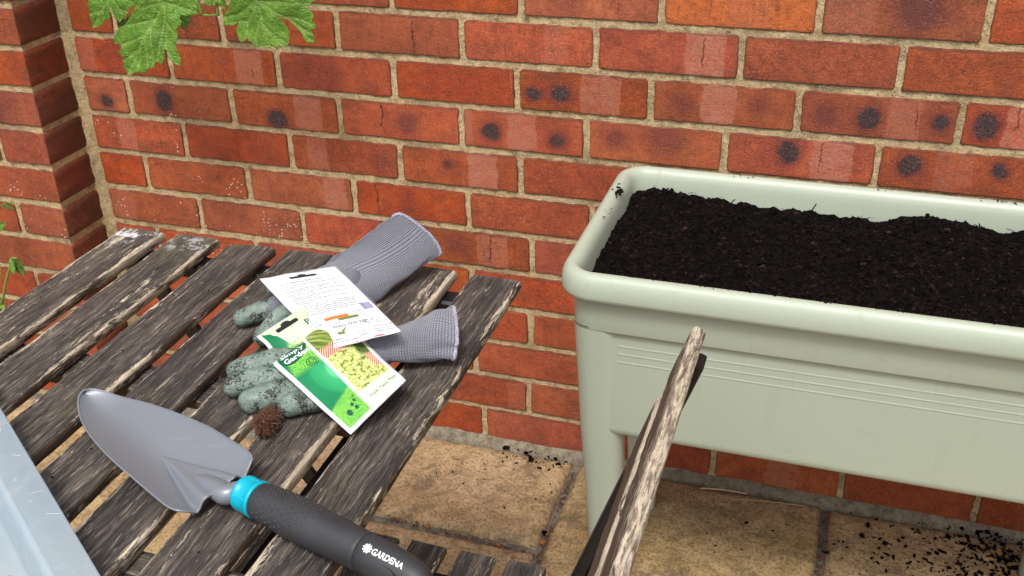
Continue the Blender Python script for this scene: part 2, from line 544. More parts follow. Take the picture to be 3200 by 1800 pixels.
wall = empty('brick_wall', (1.0, 0.05, 0), 'orange red brick garden wall with sandy mortar and dark burnt marks', 'wall')
mb = MB()
MX0, MX1, MZ0, MZ1 = -.125, XR+.02, -.06, CO*(12-ROW_TOP)
NXM, NZM = 400, 230
vs, fs = [], []
for i in range(NXM+1):
    for j in range(NZM+1):
        x, z = MX0+(MX1-MX0)*i/NXM, MZ0+(MZ1-MZ0)*j/NZM
        k = .0016*noise.noise((x*55, 3, z*55)) + .0012*noise.noise((x*150, 9, z*150))
        vs.append((x, max(.0014, .0026 + k*.9), z))
for i in range(NXM):
    for j in range(NZM):
        a = i*(NZM+1)+j
        fs.append((a, a+NZM+1, a+NZM+2, a+1))
mb.add(vs, fs)
mb.build('mortar', M_MORTAR, wall)
mb = MB()
mb.box(MX0, MX1, .012, .11, MZ0, MZ1)
mb.build('wall_core', M_MORTAR, wall, False)
seed = 1
for r in range(ROW_TOP, ROW_BOT+1):
    js = list(J[r])
    while js[0] - .2305 > XL + .03: js.insert(0, js[0] - .2305)
    while js[-1] + .2305 < XR - .02: js.append(js[-1] + .2305)
    es = [XL - .006] + js + [XR]
    for a, b in zip(es, es[1:]):
        gap = rng.uniform(.0095, .0130)
        w = b - a - gap
        if w < .03: continue
        h = CO - rng.uniform(.0105, .0130)
        seed += 1
        cx, cz = (a+b)/2, row_z(r) + rng.uniform(-.0006, .0006)
        o = bpy.data.objects.new('brick', brick_mesh(w, h, .04, seed))
        COL.objects.link(o)
        o.location = (cx, rng.uniform(-.0012, .0004), cz)
        o.rotation_euler = (rng.uniform(-.006, .006), rng.uniform(-.003, .003), rng.uniform(-.003, .003))
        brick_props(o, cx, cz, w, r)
        set_parent(o, wall)
# the courses above the picture, too far out of view to be picked apart
mb = MB()
for r in range(ROW_TOP-16, ROW_TOP):
    x = -.1 + (.115 if r % 2 else 0)
    while x < XR - .2:
        mb.box(x, x+.218, 0.0, .04, row_z(r)-.0325, row_z(r)+.0325)
        x += .2305
mb2 = MB()
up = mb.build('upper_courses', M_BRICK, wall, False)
up['kind'] = 'stuff'
mb2.box(-.125, XR+.02, .0045, .11, CO*(12-ROW_TOP)+.0005, CO*(12-ROW_TOP+16))
mb2.build('upper_mortar', M_MORTAR, wall, False)

# ------------------------------------------------------------------ brick pier at the left
PX, PY = -.120, -.115            # right face, front face
pier = empty('brick_pier', (-.3, -.06, 0), 'projecting brick pier at the left, splashed with white specks', 'pier')
mb = MB()
mb.box(-.82, PX-.0035, PY+.0035, .11, -.06, CO*(12-ROW_TOP+16))
mb.build('mortar', M_MORTAR, pier, False)
# mortar filling the inner corner
mb = MB()
nseg = 60
vs, fs = [], []
for i in range(nseg+1):
    z = -.02 + i*(CO*(12-ROW_TOP)+.02)/nseg
    a = .012 + .003*noise.noise((0, 0, z*30))
    b = .016 + .004*noise.noise((3, 0, z*25))
    vs += [(PX-.004, -a, z), (PX+.005, -.004-.002*noise.noise((1, 5, z*60)), z), (PX+b+.006, .006, z)]
for i in range(nseg):
    for j in range(2):
        fs.append((i*3+j, i*3+j+1, (i+1)*3+j+1, (i+1)*3+j))
mb.add(vs, fs)
mb.build('corner_fillet', M_MORTAR, pier)
for r in range(ROW_TOP, ROW_BOT+1):
    es = [PX, -.232, -.462, -.692] if r % 2 == 0 else [PX, -.345, -.575]
    es = es if r % 2 == 0 else es
    for i, (b, a) in enumerate(zip(es, es[1:])):
        seed += 1
        left = a + .0055
        right = b - (0 if i == 0 else .0055)
        h = CO - rng.uniform(.0118, .0140)
        cx, cz = (left+right)/2, row_z(r)
        o = bpy.data.objects.new('brick', brick_mesh(right-left, h, .112 if i == 0 else .05, seed))
        COL.objects.link(o)
        o.location = (cx, PY + rng.uniform(-.001, .001), cz)
        brick_props(o, cx, cz, right-left, 99)
        tv = rng.uniform(-.10, -.03)
        o['tone'] = (tv, 0.0, 1.0 if (abs(cz-.48) < .07 and i == 0) else .12)
        for nm in ('spot_a', 'band_a', 'band_b', 'crack'):
            if nm in o: del o[nm]
        if r == 3 and i == 0:
            o['spot_a'] = (-.02, .0, .05); o['spot_a_k'] = .62
        set_parent(o, pier)

# ------------------------------------------------------------------ ground and paving
ground = MB()
ground.add([(-40, -40, -.06), (40, -40, -.06), (40, 40, -.06), (-40, 40, -.06)], [(0, 1, 2, 3)])
g = ground.build('ground', M_JOINT, None, False)
tag(g, kind='structure')
bed = MB()
N = 90
vs, fs = [], []
for i in range(N+1):
    for j in range(N+1):
        x, y = -1.3 + 3.5*i/N, -2.4 + 2.43*j/N
        vs.append((x, y, -.012 + .004*noise.noise((x*40, y*40, 0)) + .002*noise.noise((x*120, y*120, 3))))
for i in range(N):
    for j in range(N):
        a = i*(N+1)+j
        fs.append((a, a+N+1, a+N+2, a+1))
bed.add(vs, fs)
paving = bed.build('paving', M_JOINT, None)
tag(paving, kind='structure')
BASE['paving'] = Matrix.Identity(4)


def slab(x0, x1, y0, y1, seed, tone=(0, 0, 0)):
    nx, ny = max(8, int((x1-x0)/.014)), max(8, int((y1-y0)/.014))
    cx, cy = (x0+x1)/2, (y0+y1)/2
    hx, hy = (x1-x0)/2, (y1-y0)/2
    vs, fs = [], []
    for i in range(nx+1):
        for j in range(ny+1):
            u, v = i/nx*2-1, j/ny*2-1
            # squeeze samples towards the edge for a rounded arris
            u, v = sin(u*pi/2)*.5+u*.5, sin(v*pi/2)*.5+v*.5
            x, y = u*hx, v*hy
            e = min(hx-abs(x), hy-abs(y))
            z = .0028*noise.noise((x*9+seed*7, y*9, 1.5)) + .0016*noise.noise((x*26, y*26+seed, 4)) + .0010*noise.noise((x*70, y*70, seed))
            if e < .016: z -= .009*(1-e/.016)**2.2
            jx = .003*noise.noise((y*14, seed, 2.2)) if abs(u) > .97 else 0
            jy = .003*noise.noise((x*14, seed, 8.2)) if abs(v) > .97 else 0
            vs.append((x+jx, y+jy, z))
    m = ny+1
    for i in range(nx):
        for j in range(ny):
            a = i*m+j
            fs.append((a, a+m, a+m+1, a+1))
    # skirt
    rim = [i*m for i in range(nx+1)] + [nx*m+j for j in range(1, ny+1)] + [i*m+ny for i in range(nx-1, -1, -1)] + [j for j in range(ny-1, 0, -1)]
    k = len(vs)
    vs += [(vs[i][0], vs[i][1], -.035) for i in rim]
    n = len(rim)
    for i in range(n):
        fs.append((rim[i], k+i, k+(i+1) % n, rim[(i+1) % n]))
    o = mesh_obj('paving_slab', vs, fs, M_SLAB, None, True, (cx, cy, 0))
    o['tone'] = tone
    set_parent(o, paving)


G = .0075
xs = [-1.10, -.58, .376, .904, 1.379, 1.855, 2.2]
layout = {0: [-.018, -.5, -.98, -1.46, -2.2], 1: [-.13, -.5, -.98, -1.46, -2.2], 2: [-.018, -.279, -.755, -1.23, -1.72, -2.3],
          3: [-.018, -.49, -.965, -1.44, -2.0], 4: [-.018, -.40, -.87, -1.35, -1.9], 5: [-.018, -.3, -.78, -1.3]}
xs = [-.60, -.10, .376, .904, 1.379, 1.855, 2.2]
sd_ = 3
for c in range(6):
    ys = layout[c]
    for a, b in zip(ys, ys[1:]):
        sd_ += 1
        tone = {2: (.02, .9, 0), 3: (-.05, .0, 0), 4: (.0, .7, 0)}.get(c, (rng.uniform(-.05, .03), rng.random(), 0))
        y1 = a - (0 if a == ys[0] else G)
        if c == 0 and a == -.018: y1 = -.135
        slab(xs[c]+G, xs[c+1]-G, b+G, y1 - .004, sd_, tone)
# grey cement fillet along the foot of the wall
vs, fs = [], []
NF = 260
for i in range(NF+1):
    x = -.12 + i*(XR+.12)/NF
    w = .020 + .006*noise.noise((x*11, 0, 0)) + .003*noise.noise((x*45, 2, 0))
    h = .007 + .004*noise.noise((x*15, 5, 0))
    rr = .0015*noise.noise((x*160, 7, 0))
    vs += [(x, .012, h+.004), (x, -.003, h+rr), (x, -w*.55, .003+rr*1.3+.0015*noise.noise((x*90, 1, 3))), (x, -w, -.006), (x, -w-.002, -.03)]
for i in range(NF):
    for j in range(4):
        a = i*5+j
        fs.append((a, a+1, a+6, a+5))
fil = mesh_obj('cement_fillet', vs, fs, M_FILLET)
set_parent(fil, wall)
# ------------------------------------------------------------------ materials: wood, metal, plastic
def mat_wood():
    t = NT('weathered_acacia')
    oc = t.obj()                      # local x along the grain, y across, z up
    rnd = t.rand()
    off = t.comb(t.m('MULTIPLY', rnd, 31), t.m('MULTIPLY', rnd, 17), t.m('MULTIPLY', rnd, 23))
    p = t.vm('ADD', oc, off)
    x, y, z = t.xyz(oc)
    wear, hw, pale_k = t.xyz(t.attr('wear'))
    wob = t.scale(t.noise(p, 7, 3, .6, col=True), (0.0, .010, .010))
    pg = t.vm('ADD', p, wob)
    g0 = t.noise(t.scale(pg, (5, 45, 45)), 1.0, 4, .6, .2)
    g1 = t.noise(t.scale(pg, (16, 240, 240)), 1.0, 5, .70, .2)
    g2 = t.noise(t.scale(pg, (60, 700, 700)), 1.0, 3, .7)
    g3 = t.noise(t.scale(pg, (50, 340, 340)), 1.0, 5, .8, .5)
    c = t.ramp(g1, [(.28, srgb(30, 27, 26)), (.45, srgb(60, 54, 50)), (.58, srgb(89, 81, 75)), (.72, srgb(134, 124, 114))])
    c = t.mix(t.m('MULTIPLY', t.ss(g2, .52, .72), .45), c, srgb(128, 117, 106))
    c = t.mix(t.m('MULTIPLY', t.ss(g2, .46, .3), .6), c, srgb(26, 23, 22))
    # raised stained patches where the old oil still holds: darker brown
    c = t.mix(t.m('MULTIPLY', t.ss(g0, .48, .60), .72), c, srgb(50, 46, 45))
    # bare silver-straw fibres
    edge = t.ss(t.m('ABSOLUTE', y), t.m('SUBTRACT', hw, .0085), t.m('SUBTRACT', hw, .001))
    gw = t.noise(t.scale(pg, (9, 40, 40)), 1.0, 4, .65, .5)
    thr = t.m('SUBTRACT', t.m('SUBTRACT', .655, t.m('MULTIPLY', edge, .115)), t.m('MULTIPLY', wear, .16))
    fl = t.m('ADD', t.m('MULTIPLY', gw, .54), t.m('MULTIPLY', g3, .46))
    bare = t.ss(fl, t.m('SUBTRACT', thr, .015), t.m('ADD', thr, .035))
    pale = t.ramp(g3, [(.3, srgb(140, 124, 106)), (.5, srgb(200, 184, 160)), (.7, srgb(228, 216, 194))])
    c = t.mix(t.m('MULTIPLY', bare, .92), c, pale)
    # short loose fibres
    fb = t.noise(t.scale(pg, (26, 520, 520)), 1.0, 4, .65, .9)
    c = t.mix(t.m('MULTIPLY', t.ss(fb, .575, .655), t.lin(g0, .35, .65, .85, .35)), c, srgb(176, 162, 142))
    # drying checks along the grain
    chk = t.noise(t.scale(pg, (2.2, 60, 60)), 1.0, 2, .5)
    chk = t.m('MULTIPLY', t.ss(t.m('ABSOLUTE', t.m('SUBTRACT', chk, .5)), .009, .002), t.ss(g0, .45, .6))
    c = t.mix(t.m('MULTIPLY', chk, .75), c, srgb(22, 19, 18))
    # flaking on heavily worn boards
    fk = t.noise(t.scale(pg, (34, 260, 260)), 1.0, 5, .75)
    c = t.mix(t.m('MULTIPLY', t.ss(fk, .47, .57), t.ss(wear, .2, .8, 0, .80)), c, srgb(92, 78, 70))
    spl = t.m('MULTIPLY', t.ss(t.noise(p, 60, 4, .75), .50, .60), t.m('MULTIPLY', t.ss(x, .235, .262), t.ss(x, .292, .280)))
    c = t.mix(t.m('MULTIPLY', spl, pale_k), c, srgb(222, 224, 228))
    # algae
    c = t.mix(t.m('MULTIPLY', t.m('MULTIPLY', t.ss(t.noise(p, 11, 3), .58, .7), t.ss(g2, .4, .6)), .30), c, srgb(116, 112, 70))
    # the machined brown sides, less weathered
    sd = t.xyz(t.new('ShaderNodeNewGeometry').outputs['Normal'])[2]
    side = t.ss(sd, .75, .3)
    brown = t.ramp(t.noise(t.scale(pg, (7, 90, 90)), 1.0, 4, .6), [(.35, srgb(54, 42, 35)), (.7, srgb(112, 84, 64))])
    c = t.mix(t.m('MULTIPLY', t.m('MULTIPLY', side, .75), t.m('SUBTRACT', 1, t.m('MULTIPLY', bare, .7))), c, brown)
    h = t.m('ADD', t.m('ADD', t.m('MULTIPLY', g1, .7), t.m('MULTIPLY', g2, .4)), t.m('MULTIPLY', bare, .15))
    h = t.m('SUBTRACT', t.m('ADD', h, t.m('MULTIPLY', fb, .25)), t.m('MULTIPLY', chk, .5))
    return t.done(c, .78, t.bump(h, .9, .0022), Specular_IOR_Level=.35)


M_WOOD = mat_wood()


def mat_steel():
    t = NT('black_powder_coat')
    p = t.pos()
    n = t.noise(p, 40, 3, .6)
    c = t.ramp(n, [(.3, srgb(14, 14, 15)), (.7, srgb(28, 28, 29))])
    return t.done(c, t.lin(n, .3, .7, .35, .55), t.bump(t.noise(p, 900, 2), .1, .0005))


M_STEEL = mat_steel()


def slat(name, L, W, T, parent, loc, rot, seed, wear=0.0, chip=None, splash=0.0):
    """board with worn uneven arrises; local x along the grain"""
    n = max(12, int(L/.010))
    prof0 = [(-W/2+.003, -T/2), (W/2-.003, -T/2), (W/2, -T/2+.002), (W/2, T/2-.0028), (W/2-.0008, T/2-.0010), (W/2-.003, T/2),
             (W/6, T/2), (-W/6, T/2), (-W/2+.003, T/2), (-W/2+.0008, T/2-.0010), (-W/2, T/2-.0028), (-W/2, -T/2+.002)]
    m = len(prof0)
    vs, fs = [], []
    for i in range(n+1):
        x = -L/2 + L*i/n
        for (py, pz) in prof0:
            k = .0009*noise.noise((x*22+seed, py*60, pz*90)) + .0006*noise.noise((x*90, py*90+seed, 1))
            kz = .0006*noise.noise((x*18, py*70, seed+5)) if pz > 0 else 0
            yy = py + (k if abs(py) > W/2-.004 else 0)
            zz = pz + kz - (abs(k)*1.2 if (pz > 0 and abs(py) > W/2-.004) else 0)
            xx = x
            if i in (0, n):
                s = 1 if i else -1
                xx = x + s*(.0012*noise.noise((py*120, seed, 3)) - (.0022 if pz > T/2-.002 else 0))
                if chip and ((chip[0] > 0) == (s > 0)) and chip[1] < py/(W/2) < chip[2]:
                    xx -= s*chip[3]
            vs.append((xx, yy, zz))
    for i in range(n):
        for j in range(m):
            fs.append((i*m+j, i*m+(j+1) % m, (i+1)*m+(j+1) % m, (i+1)*m+j))
    fs.append(tuple(range(m)))
    fs.append(tuple(n*m + j for j in range(m-1, -1, -1)))
    fs = [tuple(reversed(f)) for f in fs]
    o = mesh_obj(name, vs, fs, M_WOOD, None, True)
    me = o.data
    for pl in me.polygons:
        if abs(pl.normal.x) > .7: pl.use_smooth = False
    o.location = loc
    o.rotation_euler = rot
    o['wear'] = (float(wear), W/2, float(splash))
    set_parent(o, parent)
    return o


# ------------------------------------------------------------------ folding slatted table
TZ = .700                         # table top
table = empty('folding_table', (.69, -.86, 0), 'weathered slatted wooden folding table on black steel legs', 'table')
TY0, TY1 = -1.154, -.566
SW, SP, ST = .0632, .0838, .0140
wears = [.55, .35, .12, .05, .18, .45, .30]
for i in range(7):
    cx = .440 + i*SP
    slat('slat', TY1-TY0 + rng.uniform(-.003, .003), SW, ST, table, (cx, (TY0+TY1)/2 + rng.uniform(-.001, .001), TZ-ST/2 + rng.uniform(-.0006, .0006)),
         (rng.uniform(-.004, .004), rng.uniform(-.001, .001), radians(90) + rng.uniform(-.003, .003)), 11+i*3, wears[i],
         chip=(1, .25, 1.2, .007) if i == 2 else None, splash=(.95, .45)[i] if i < 2 else 0.0)
for k, y in enumerate((-.8595, -1.112)):
    slat('cross_batten', .53, .047, .014, table, (.69, y, TZ-ST-.0078), (0, 0, 0), 71+k, -.15)
for y in (-.606,):
    b = MB(); b.bar((.425, y, TZ-ST-.0105), (.957, y, TZ-ST-.0105), .030, .020)
    b.build('frame_rail', M_STEEL, table, False)
b = MB(); b.bar((.888, -.60, .6595), (.888, -1.13, .6595), .012, .012)
b.build('hinge_rail', M_STEEL, table, False)
b = MB(); b.bar((.462, -.63, .6595), (.462, -1.13, .6595), .012, .012)
b.build('hinge_rail', M_STEEL, table, False)
for y in (-.604, -1.118):
    b = MB(); b.bar((.452, y, .668), (.905, y, .012), .026, .007, up=(0, 1, 0))
    b.build('leg', M_STEEL, table, False)
for y in (-.624, -1.098):
    b = MB(); b.bar((.890, y, .655), (.470, y, .012), .026, .007, up=(0, 1, 0))
    b.build('leg', M_STEEL, table, False)
for x, y0, y1 in ((.905, -.60, -1.122), (.470, -.62, -1.102)):
    b = MB(); b.bar((x, y0, .0095), (x, y1, .0095), .018, .018)
    b.build('foot_rail', M_STEEL, table, False)

# ------------------------------------------------------------------ folding chair pushed under the table
chair = empty('folding_chair', (.95, -.97, 0), 'weathered slatted folding chair with black steel frame, tucked under the table', 'chair')
CY0, CY1 = -1.168, -.777
for i in range(7):
    cx = .683 + i*.0602
    slat('seat_slat', CY1-CY0, .0435, .012, chair, (cx, (CY0+CY1)/2, .445 + .0012*i), (0, .02, radians(90)+rng.uniform(-.004, .004)), 131+i*5, .02)
lean = math.atan(.345)
for k, (zc, xc, L, wr) in enumerate(((.7655, 1.2090, .402, .80), (.6830, 1.1800, .398, .45))):
    # boards stand on edge: local y up the back, local z towards the sitter
    o = slat('back_slat', L, .0635, .0135, chair, (0, 0, 0), (0, 0, 0), 201+k*9, wr)
    up = Vector((sin(lean), 0, cos(lean)))
    nx_ = Vector((-cos(lean), 0, sin(lean)))
    lx = up.cross(nx_)
    Mx = Matrix((lx, up, nx_)).transposed().to_4x4()
    Mx.translation = (xc, -.983 - (.002 if k else 0), zc)
    o.matrix_parent_inverse = BASE[chair.name].inverted()
    o.location, o.rotation_euler = Mx.to_translation(), Mx.to_euler()
for y in (-.815, -1.145):
    b = MB()
    dx = .345
    x_at = lambda z: 1.2248 - (.776 - z)*dx
    b.bar((x_at(.780), y, .780), (x_at(.02), y, .02), .026, .008, up=(1, 0, 0), c=.2)
    b.build('back_post', M_STEEL, chair, False)
    b = MB(); b.bar((x_at(.655)-.012, y, .655), (x_at(.03)-.012, y, .03), .024, .014, up=(1, 0, 0), c=.2)
    b.build('leg', M_STEEL, chair, False)
    y2 = y + (.018 if y > -1 else -.018)
    b = MB(); b.bar((.672, y2, .432), (1.19, y2, .015), .008, .024, up=(0, 0, 1))
    b.build('leg', M_STEEL, chair, False)
    b = MB(); b.bar((.665, y, .4335), (1.085, y, .4365), .008, .016)
    b.build('seat_rail', M_STEEL, chair, False)
for x in (.966, 1.19):
    b = MB(); b.bar((x, -.80, .012), (x, -1.16, .012), .016, .016)
    b.build('foot_rail', M_STEEL, chair, False)

# ------------------------------------------------------------------ raised planter
def mat_planter():
    t = NT('sage_green_plastic')
    p = t.pos()
    n = t.noise(p, 3.5, 3, .5)
    n2 = t.noise(p, 900, 2, .5)
    c = t.mix(n, srgb(167, 176, 158), srgb(175, 184, 167))
    dust = t.m('MULTIPLY', t.ss(t.noise(p, 55, 5, .7), .60, .74), .22)
    c = t.mix(dust, c, srgb(150, 146, 126))
    run = t.noise(t.scale(p, (60, 60, 5)), 1.0, 4, .6)
    c = t.mix(t.m('MULTIPLY', t.ss(run, .56, .74), .16), c, srgb(140, 138, 118))
    smr = t.m('MULTIPLY', t.ss(t.noise(t.scale(p, (10, 10, 24)), 1.0, 5, .75, 1.0), .62, .74), .20)
    c = t.mix(smr, c, srgb(120, 108, 90))
    fine = t.ss(t.noise(p, 520, 2, .6), .715, .74)
    reg = t.ss(t.noise(p, 16, 2), .54, .66)
    c = t.mix(t.m('MULTIPLY', t.m('MULTIPLY', fine, reg), .8), c, srgb(60, 46, 38))
    return t.done(c, t.m('ADD', t.lin(n, .3, .7, .34, .44), t.m('MULTIPLY', t.ss(run, .5, .75), .15)), t.bump(t.m('ADD', n2, t.m('MULTIPLY', t.noise(p, 25, 2), 4.0)), .06, .0010))


M_PLANT = mat_planter()


def rrect(x0, x1, y0, y1, r, n=10):
    pts = []
    for cx, cy, a0 in ((x1-r, y1-r, 0), (x0+r, y1-r, 90), (x0+r, y0+r, 180), (x1-r, y0+r, 270)):
        for i in range(n+1):
            a = radians(a0 + 90*i/n)
            pts.append((cx + r*cos(a), cy + r*sin(a)))
    return pts


def ring_sweep(rect, r0, prof, close_last=True, n=10, dens=1):
    """prof: list of (inset, z)"""
    x0, x1, y0, y1 = rect
    vs, fs = [], []
    m = None
    for ins, z in prof:
        pts = rrect(x0+ins, x1-ins, y0+ins, y1-ins, max(.006, r0-ins), n)
        m = len(pts)
        vs += [(a, b, z) for a, b in pts]
    for i in range(len(prof)-1):
        for j in range(m):
            fs.append((i*m+j, (i+1)*m+j, (i+1)*m+(j+1) % m, i*m+(j+1) % m))
    if close_last:
        fs.append(tuple((len(prof)-1)*m + j for j in range(m)))
    return vs, fs


PLX0, PLX1, PLY0, PLY1 = .979, 1.797, -.447, -.034
planter = empty('raised_planter', (1.358, -.24, 0), 'sage green plastic planter on legs, filled with dark soil, against the wall', 'planter')
RECT = (PLX0, PLX1, PLY0, PLY1)
prof = [(.042, .42), (.0320, .590), (.0292, .622), (.0280, .632), (.0260, .639), (.0225, .6445), (.0180, .6475), (.0132, .648), (.0085, .6465), (.0045, .642), (.0016, .635), (.0003, .627), (0, .618), (.0006, .6125), (.003, .6108), (.0125, .6108), (.0165, .6085)]
vs, fs = ring_sweep(RECT, .052, prof, False, 14)
mesh_obj('rim', vs, [tuple(reversed(f)) for f in fs][::1], M_PLANT, planter)
prof = [(.0166, .612), (.0172, .590), (.0185, .5585), (.0192, .5565), (.0250, .5555)]
vs, fs = ring_sweep(RECT, .052, prof, False, 14)
mesh_obj('collar_band', vs, [tuple(reversed(f)) for f in fs], M_PLANT, planter)
prof = [(.0252, .560), (.0290, .392), (.0300, .384), (.0335, .3795), (.040, .378), (.12, .376)]
vs, fs = ring_sweep(RECT, .050, prof, True, 14)
mesh_obj('trough', vs, [tuple(reversed(f)) for f in fs], M_PLANT, planter)
for k, (z, d) in enumerate(((.5335, .0018), (.5205, .0018), (.5075, .0018))):
    b = MB()
    ins = .0252 + (.56-z)*.0226
    y = PLY0 + ins
    pr = [(0.0010, -.0034), (-.0004, -.0014), (-.0004, .0010), (.0010, .0030)]
    vs = [(PLX0+.085, y+a, z+c) for a, c in pr] + [(PLX1-.085, y+a, z+c) for a, c in pr]
    b.add(vs, [(i, i+1, i+5, i+4) for i in range(3)])
    o = b.build('moulded_line', M_PLANT, planter)
for sx in (0, 1):
    for sy in (0, 1):
        # tapered rounded column; s = signs from the outer corner inwards
        dx = 1 if sx == 0 else -1
        dy = 1 if sy == 0 else -1
        ox = PLX0 if sx == 0 else PLX1
        oy = PLY0 if sy == 0 else PLY1
        b = MB()
        rings = []
        for z, ins, wx, wy in ((.562, .0190, .068, .066), (.556, .0190, .070, .068), (.55, .0194, .0705, .068), (.38, .0275, .064, .060), (.2, .0380, .056, .052), (.012, .0500, .048, .046), (.0, .0520, .046, .044)):
            r = .028
            pts = rrect(0, wx, 0, wy, r*wx/.07, 6)
            rings.append([(ox + dx*(ins+p), oy + dy*(ins+q), z) for p, q in pts])
        m = len(rings[0])
        vs = [p for rg in rings for p in rg]
        flip = (dx*dy) < 0
        fs = []
        for i in range(len(rings)-1):
            for j in range(m):
                f = (i*m+j, (i+1)*m+j, (i+1)*m+(j+1) % m, i*m+(j+1) % m)
                fs.append(f if flip else tuple(reversed(f)))
        fs.append(tuple((len(rings)-1)*m+j for j in range(m)))
        fs.append(tuple(range(m)))
        b.add(vs, fs)
        b.build('leg', M_PLANT, planter)


# ------------------------------------------------------------------ soil
def mat_soil():
    t = NT('dark_compost')
    p = t.pos()
    n = t.noise(p, 60, 5, .7)
    n2 = t.noise(p, 420, 3, .7)
    c = t.ramp(n, [(.3, srgb(8, 6, 6)), (.55, srgb(18, 13, 13)), (.75, srgb(32, 24, 22))])
    c = t.mix(t.m('MULTIPLY', t.ss(n2, .6, .75), .35), c, srgb(54, 41, 35))
    h = t.m('ADD', n, t.m('MULTIPLY', n2, .6))
    return t.done(c, .9, t.bump(h, 1.0, .008), Specular_IOR_Level=.1)


def mat_crumb():
    t = NT('compost_crumb')
    p = t.pos()
    n = t.vor(p, 180, out=1)
    v = t.xyz(n)[0]
    c = t.ramp(v, [(0, srgb(6, 5, 5)), (.55, srgb(16, 12, 12)), (.93, srgb(34, 25, 22)), (1, srgb(60, 42, 33))])
    return t.done(c, .95, None, Specular_IOR_Level=.08)


M_SOIL = mat_soil()
M_CRUMB = mat_crumb()


def soil_h(x, y):
    u = (x-PLX0)/(PLX1-PLX0); v = (y-PLY0)/(PLY1-PLY0)
    z = .606 + .009*noise.noise((x*7, y*7, 2)) + .008*noise.noise((x*17, y*17, 8)) + .0060*noise.noise((x*40, y*40, 1)) + .0070*abs(noise.noise((x*75, y*75, 4))) + .0022*noise.noise((x*180, y*180, 7))
    z += .010*exp(-((u-.12)/.10)**2)*v + .008*exp(-((u-.62)/.09)**2)*v - .010*exp(-((u-.5)/.08)**2)*v*v
    return z


sb = MB()
x0, x1, y0, y1 = PLX0+.0305, PLX1-.0305, PLY0+.0305, PLY1-.0305
NX, NY = 250, 110
vs, fs, keep = [], [], {}
for i in range(NX+1):
    for j in range(NY+1):
        x, y = x0 + (x1-x0)*i/NX, y0 + (y1-y0)*j/NY
        # pull the corners of the grid into the rounded corners
        e = .024
        cxn = max(x0+e-x, 0, x-(x1-e)); cyn = max(y0+e-y, 0, y-(y1-e))
        if cxn > 0 and cyn > 0:
            l = sqrt(cxn*cxn+cyn*cyn)
            if l > e:
                k = e/l
                x = (x0+e-cxn*k) if x < (x0+x1)/2 else (x1-e+cxn*k)
                y = (y0+e-cyn*k) if y < (y0+y1)/2 else (y1-e+cyn*k)
        vs.append((x, y, soil_h(x, y)))
for i in range(NX):
    for j in range(NY):
        a = i*(NY+1)+j
        fs.append((a, a+NY+1, a+NY+2, a+1))
sb.add(vs, fs)


def chip(mb, x, y, z, s, r, flat=.5, long=1.0):
    """irregular eight-cornered lump"""
    rot = Matrix.Rotation(r.uniform(0, 6.28), 3, 'Z') @ Matrix.Rotation(r.uniform(-.7, .7), 3, 'X') @ Matrix.Rotation(r.uniform(-.5, .5), 3, 'Y')
    c = Vector((x, y, z))
    pts = []
    for a in (-1, 1):
        for b_ in (-1, 1):
            for d in (-1, 1):
                pts.append(c + rot @ Vector((a*s*long*r.uniform(.35, 1), b_*s*r.uniform(.35, 1), d*s*flat*r.uniform(.4, 1))))
    mb.add(pts, [(0, 1, 3, 2), (4, 6, 7, 5), (0, 4, 5, 1), (2, 3, 7, 6), (0, 2, 6, 4), (1, 5, 7, 3)])


r_ = random.Random(5)
cr = MB()
for i in range(15000):
    x, y = r_.uniform(x0+.004, x1-.004), r_.uniform(y0+.004, y1-.004)
    s = r_.choice((.0006, .0008, .0010, .0013, .0018, .0030))
    lg = r_.choice((1, 1, 1.5, 3.0))
    chip(cr, x, y, soil_h(x, y)+s*.35, s/(lg**.5), r_, .6, lg)
for i in range(260):
    x, y = r_.uniform(x0+.012, x1-.012), r_.uniform(y0+.012, y1-.012)
    s = r_.uniform(.003, .0065)
    lg = r_.choice((1.1, 1.1, 2.6))
    chip(cr, x, y, soil_h(x, y)+s*.1, s/sqrt(lg), r_, .6 if lg < 2 else .3, lg)
# clods
for i in range(170):
    x, y = r_.uniform(x0+.012, x1-.012), r_.uniform(y0+.012, y1-.012)
    R0_ = r_.uniform(.003, .008)
    for q in range(9):
        a, b_ = x + r_.gauss(0, R0_*.45), y + r_.gauss(0, R0_*.45)
        if not (x0+.006 < a < x1-.006 and y0+.006 < b_ < y1-.006): continue
        s = R0_*r_.uniform(.25, .5)
        chip(cr, a, b_, soil_h(a, b_) + r_.uniform(0, R0_*.5), s, r_, .8, 1.1)
# thin fibres
for i in range(3600):
    x, y = r_.uniform(x0+.006, x1-.006), r_.uniform(y0+.006, y1-.006)
    L = r_.uniform(.005, .016); a = r_.uniform(0, 6.28); e = r_.uniform(-.1, .5)
    z = soil_h(x, y) + .001
    A = Vector((x, y, z)); Bv = A + Vector((cos(a)*L, sin(a)*L, sin(e)*L))
    if not (x0+.003 < Bv.x < x1-.003 and y0+.003 < Bv.y < y1-.003): continue
    mid = (A+Bv)/2 + Vector((r_.uniform(-.001, .001), r_.uniform(-.001, .001), r_.uniform(0, .002)))
    cr.tube([A, mid, Bv], r_.choice((.0003, .0004, .0006)), 3)
for (px, py, L, a, e) in ((1.285, -.085, .020, .7, .8), (1.16, -.083, .016, .4, .6), (1.535, -.09, .014, 2.2, .8), (1.47, -.10, .012, 1.0, .5)):
    A = Vector((px, py, soil_h(px, py))); Bv = A + Vector((cos(a)*L*cos(e), sin(a)*L*cos(e), sin(e)*L*1.4))
    cr.tube([A, (A+Bv)/2, Bv], .0010, 5)
soil = sb.build('planter_soil', M_SOIL)
tag(soil, 'dark crumbly compost filling the green planter', 'soil', kind='stuff')
BASE[soil.name] = Matrix.Identity(4)
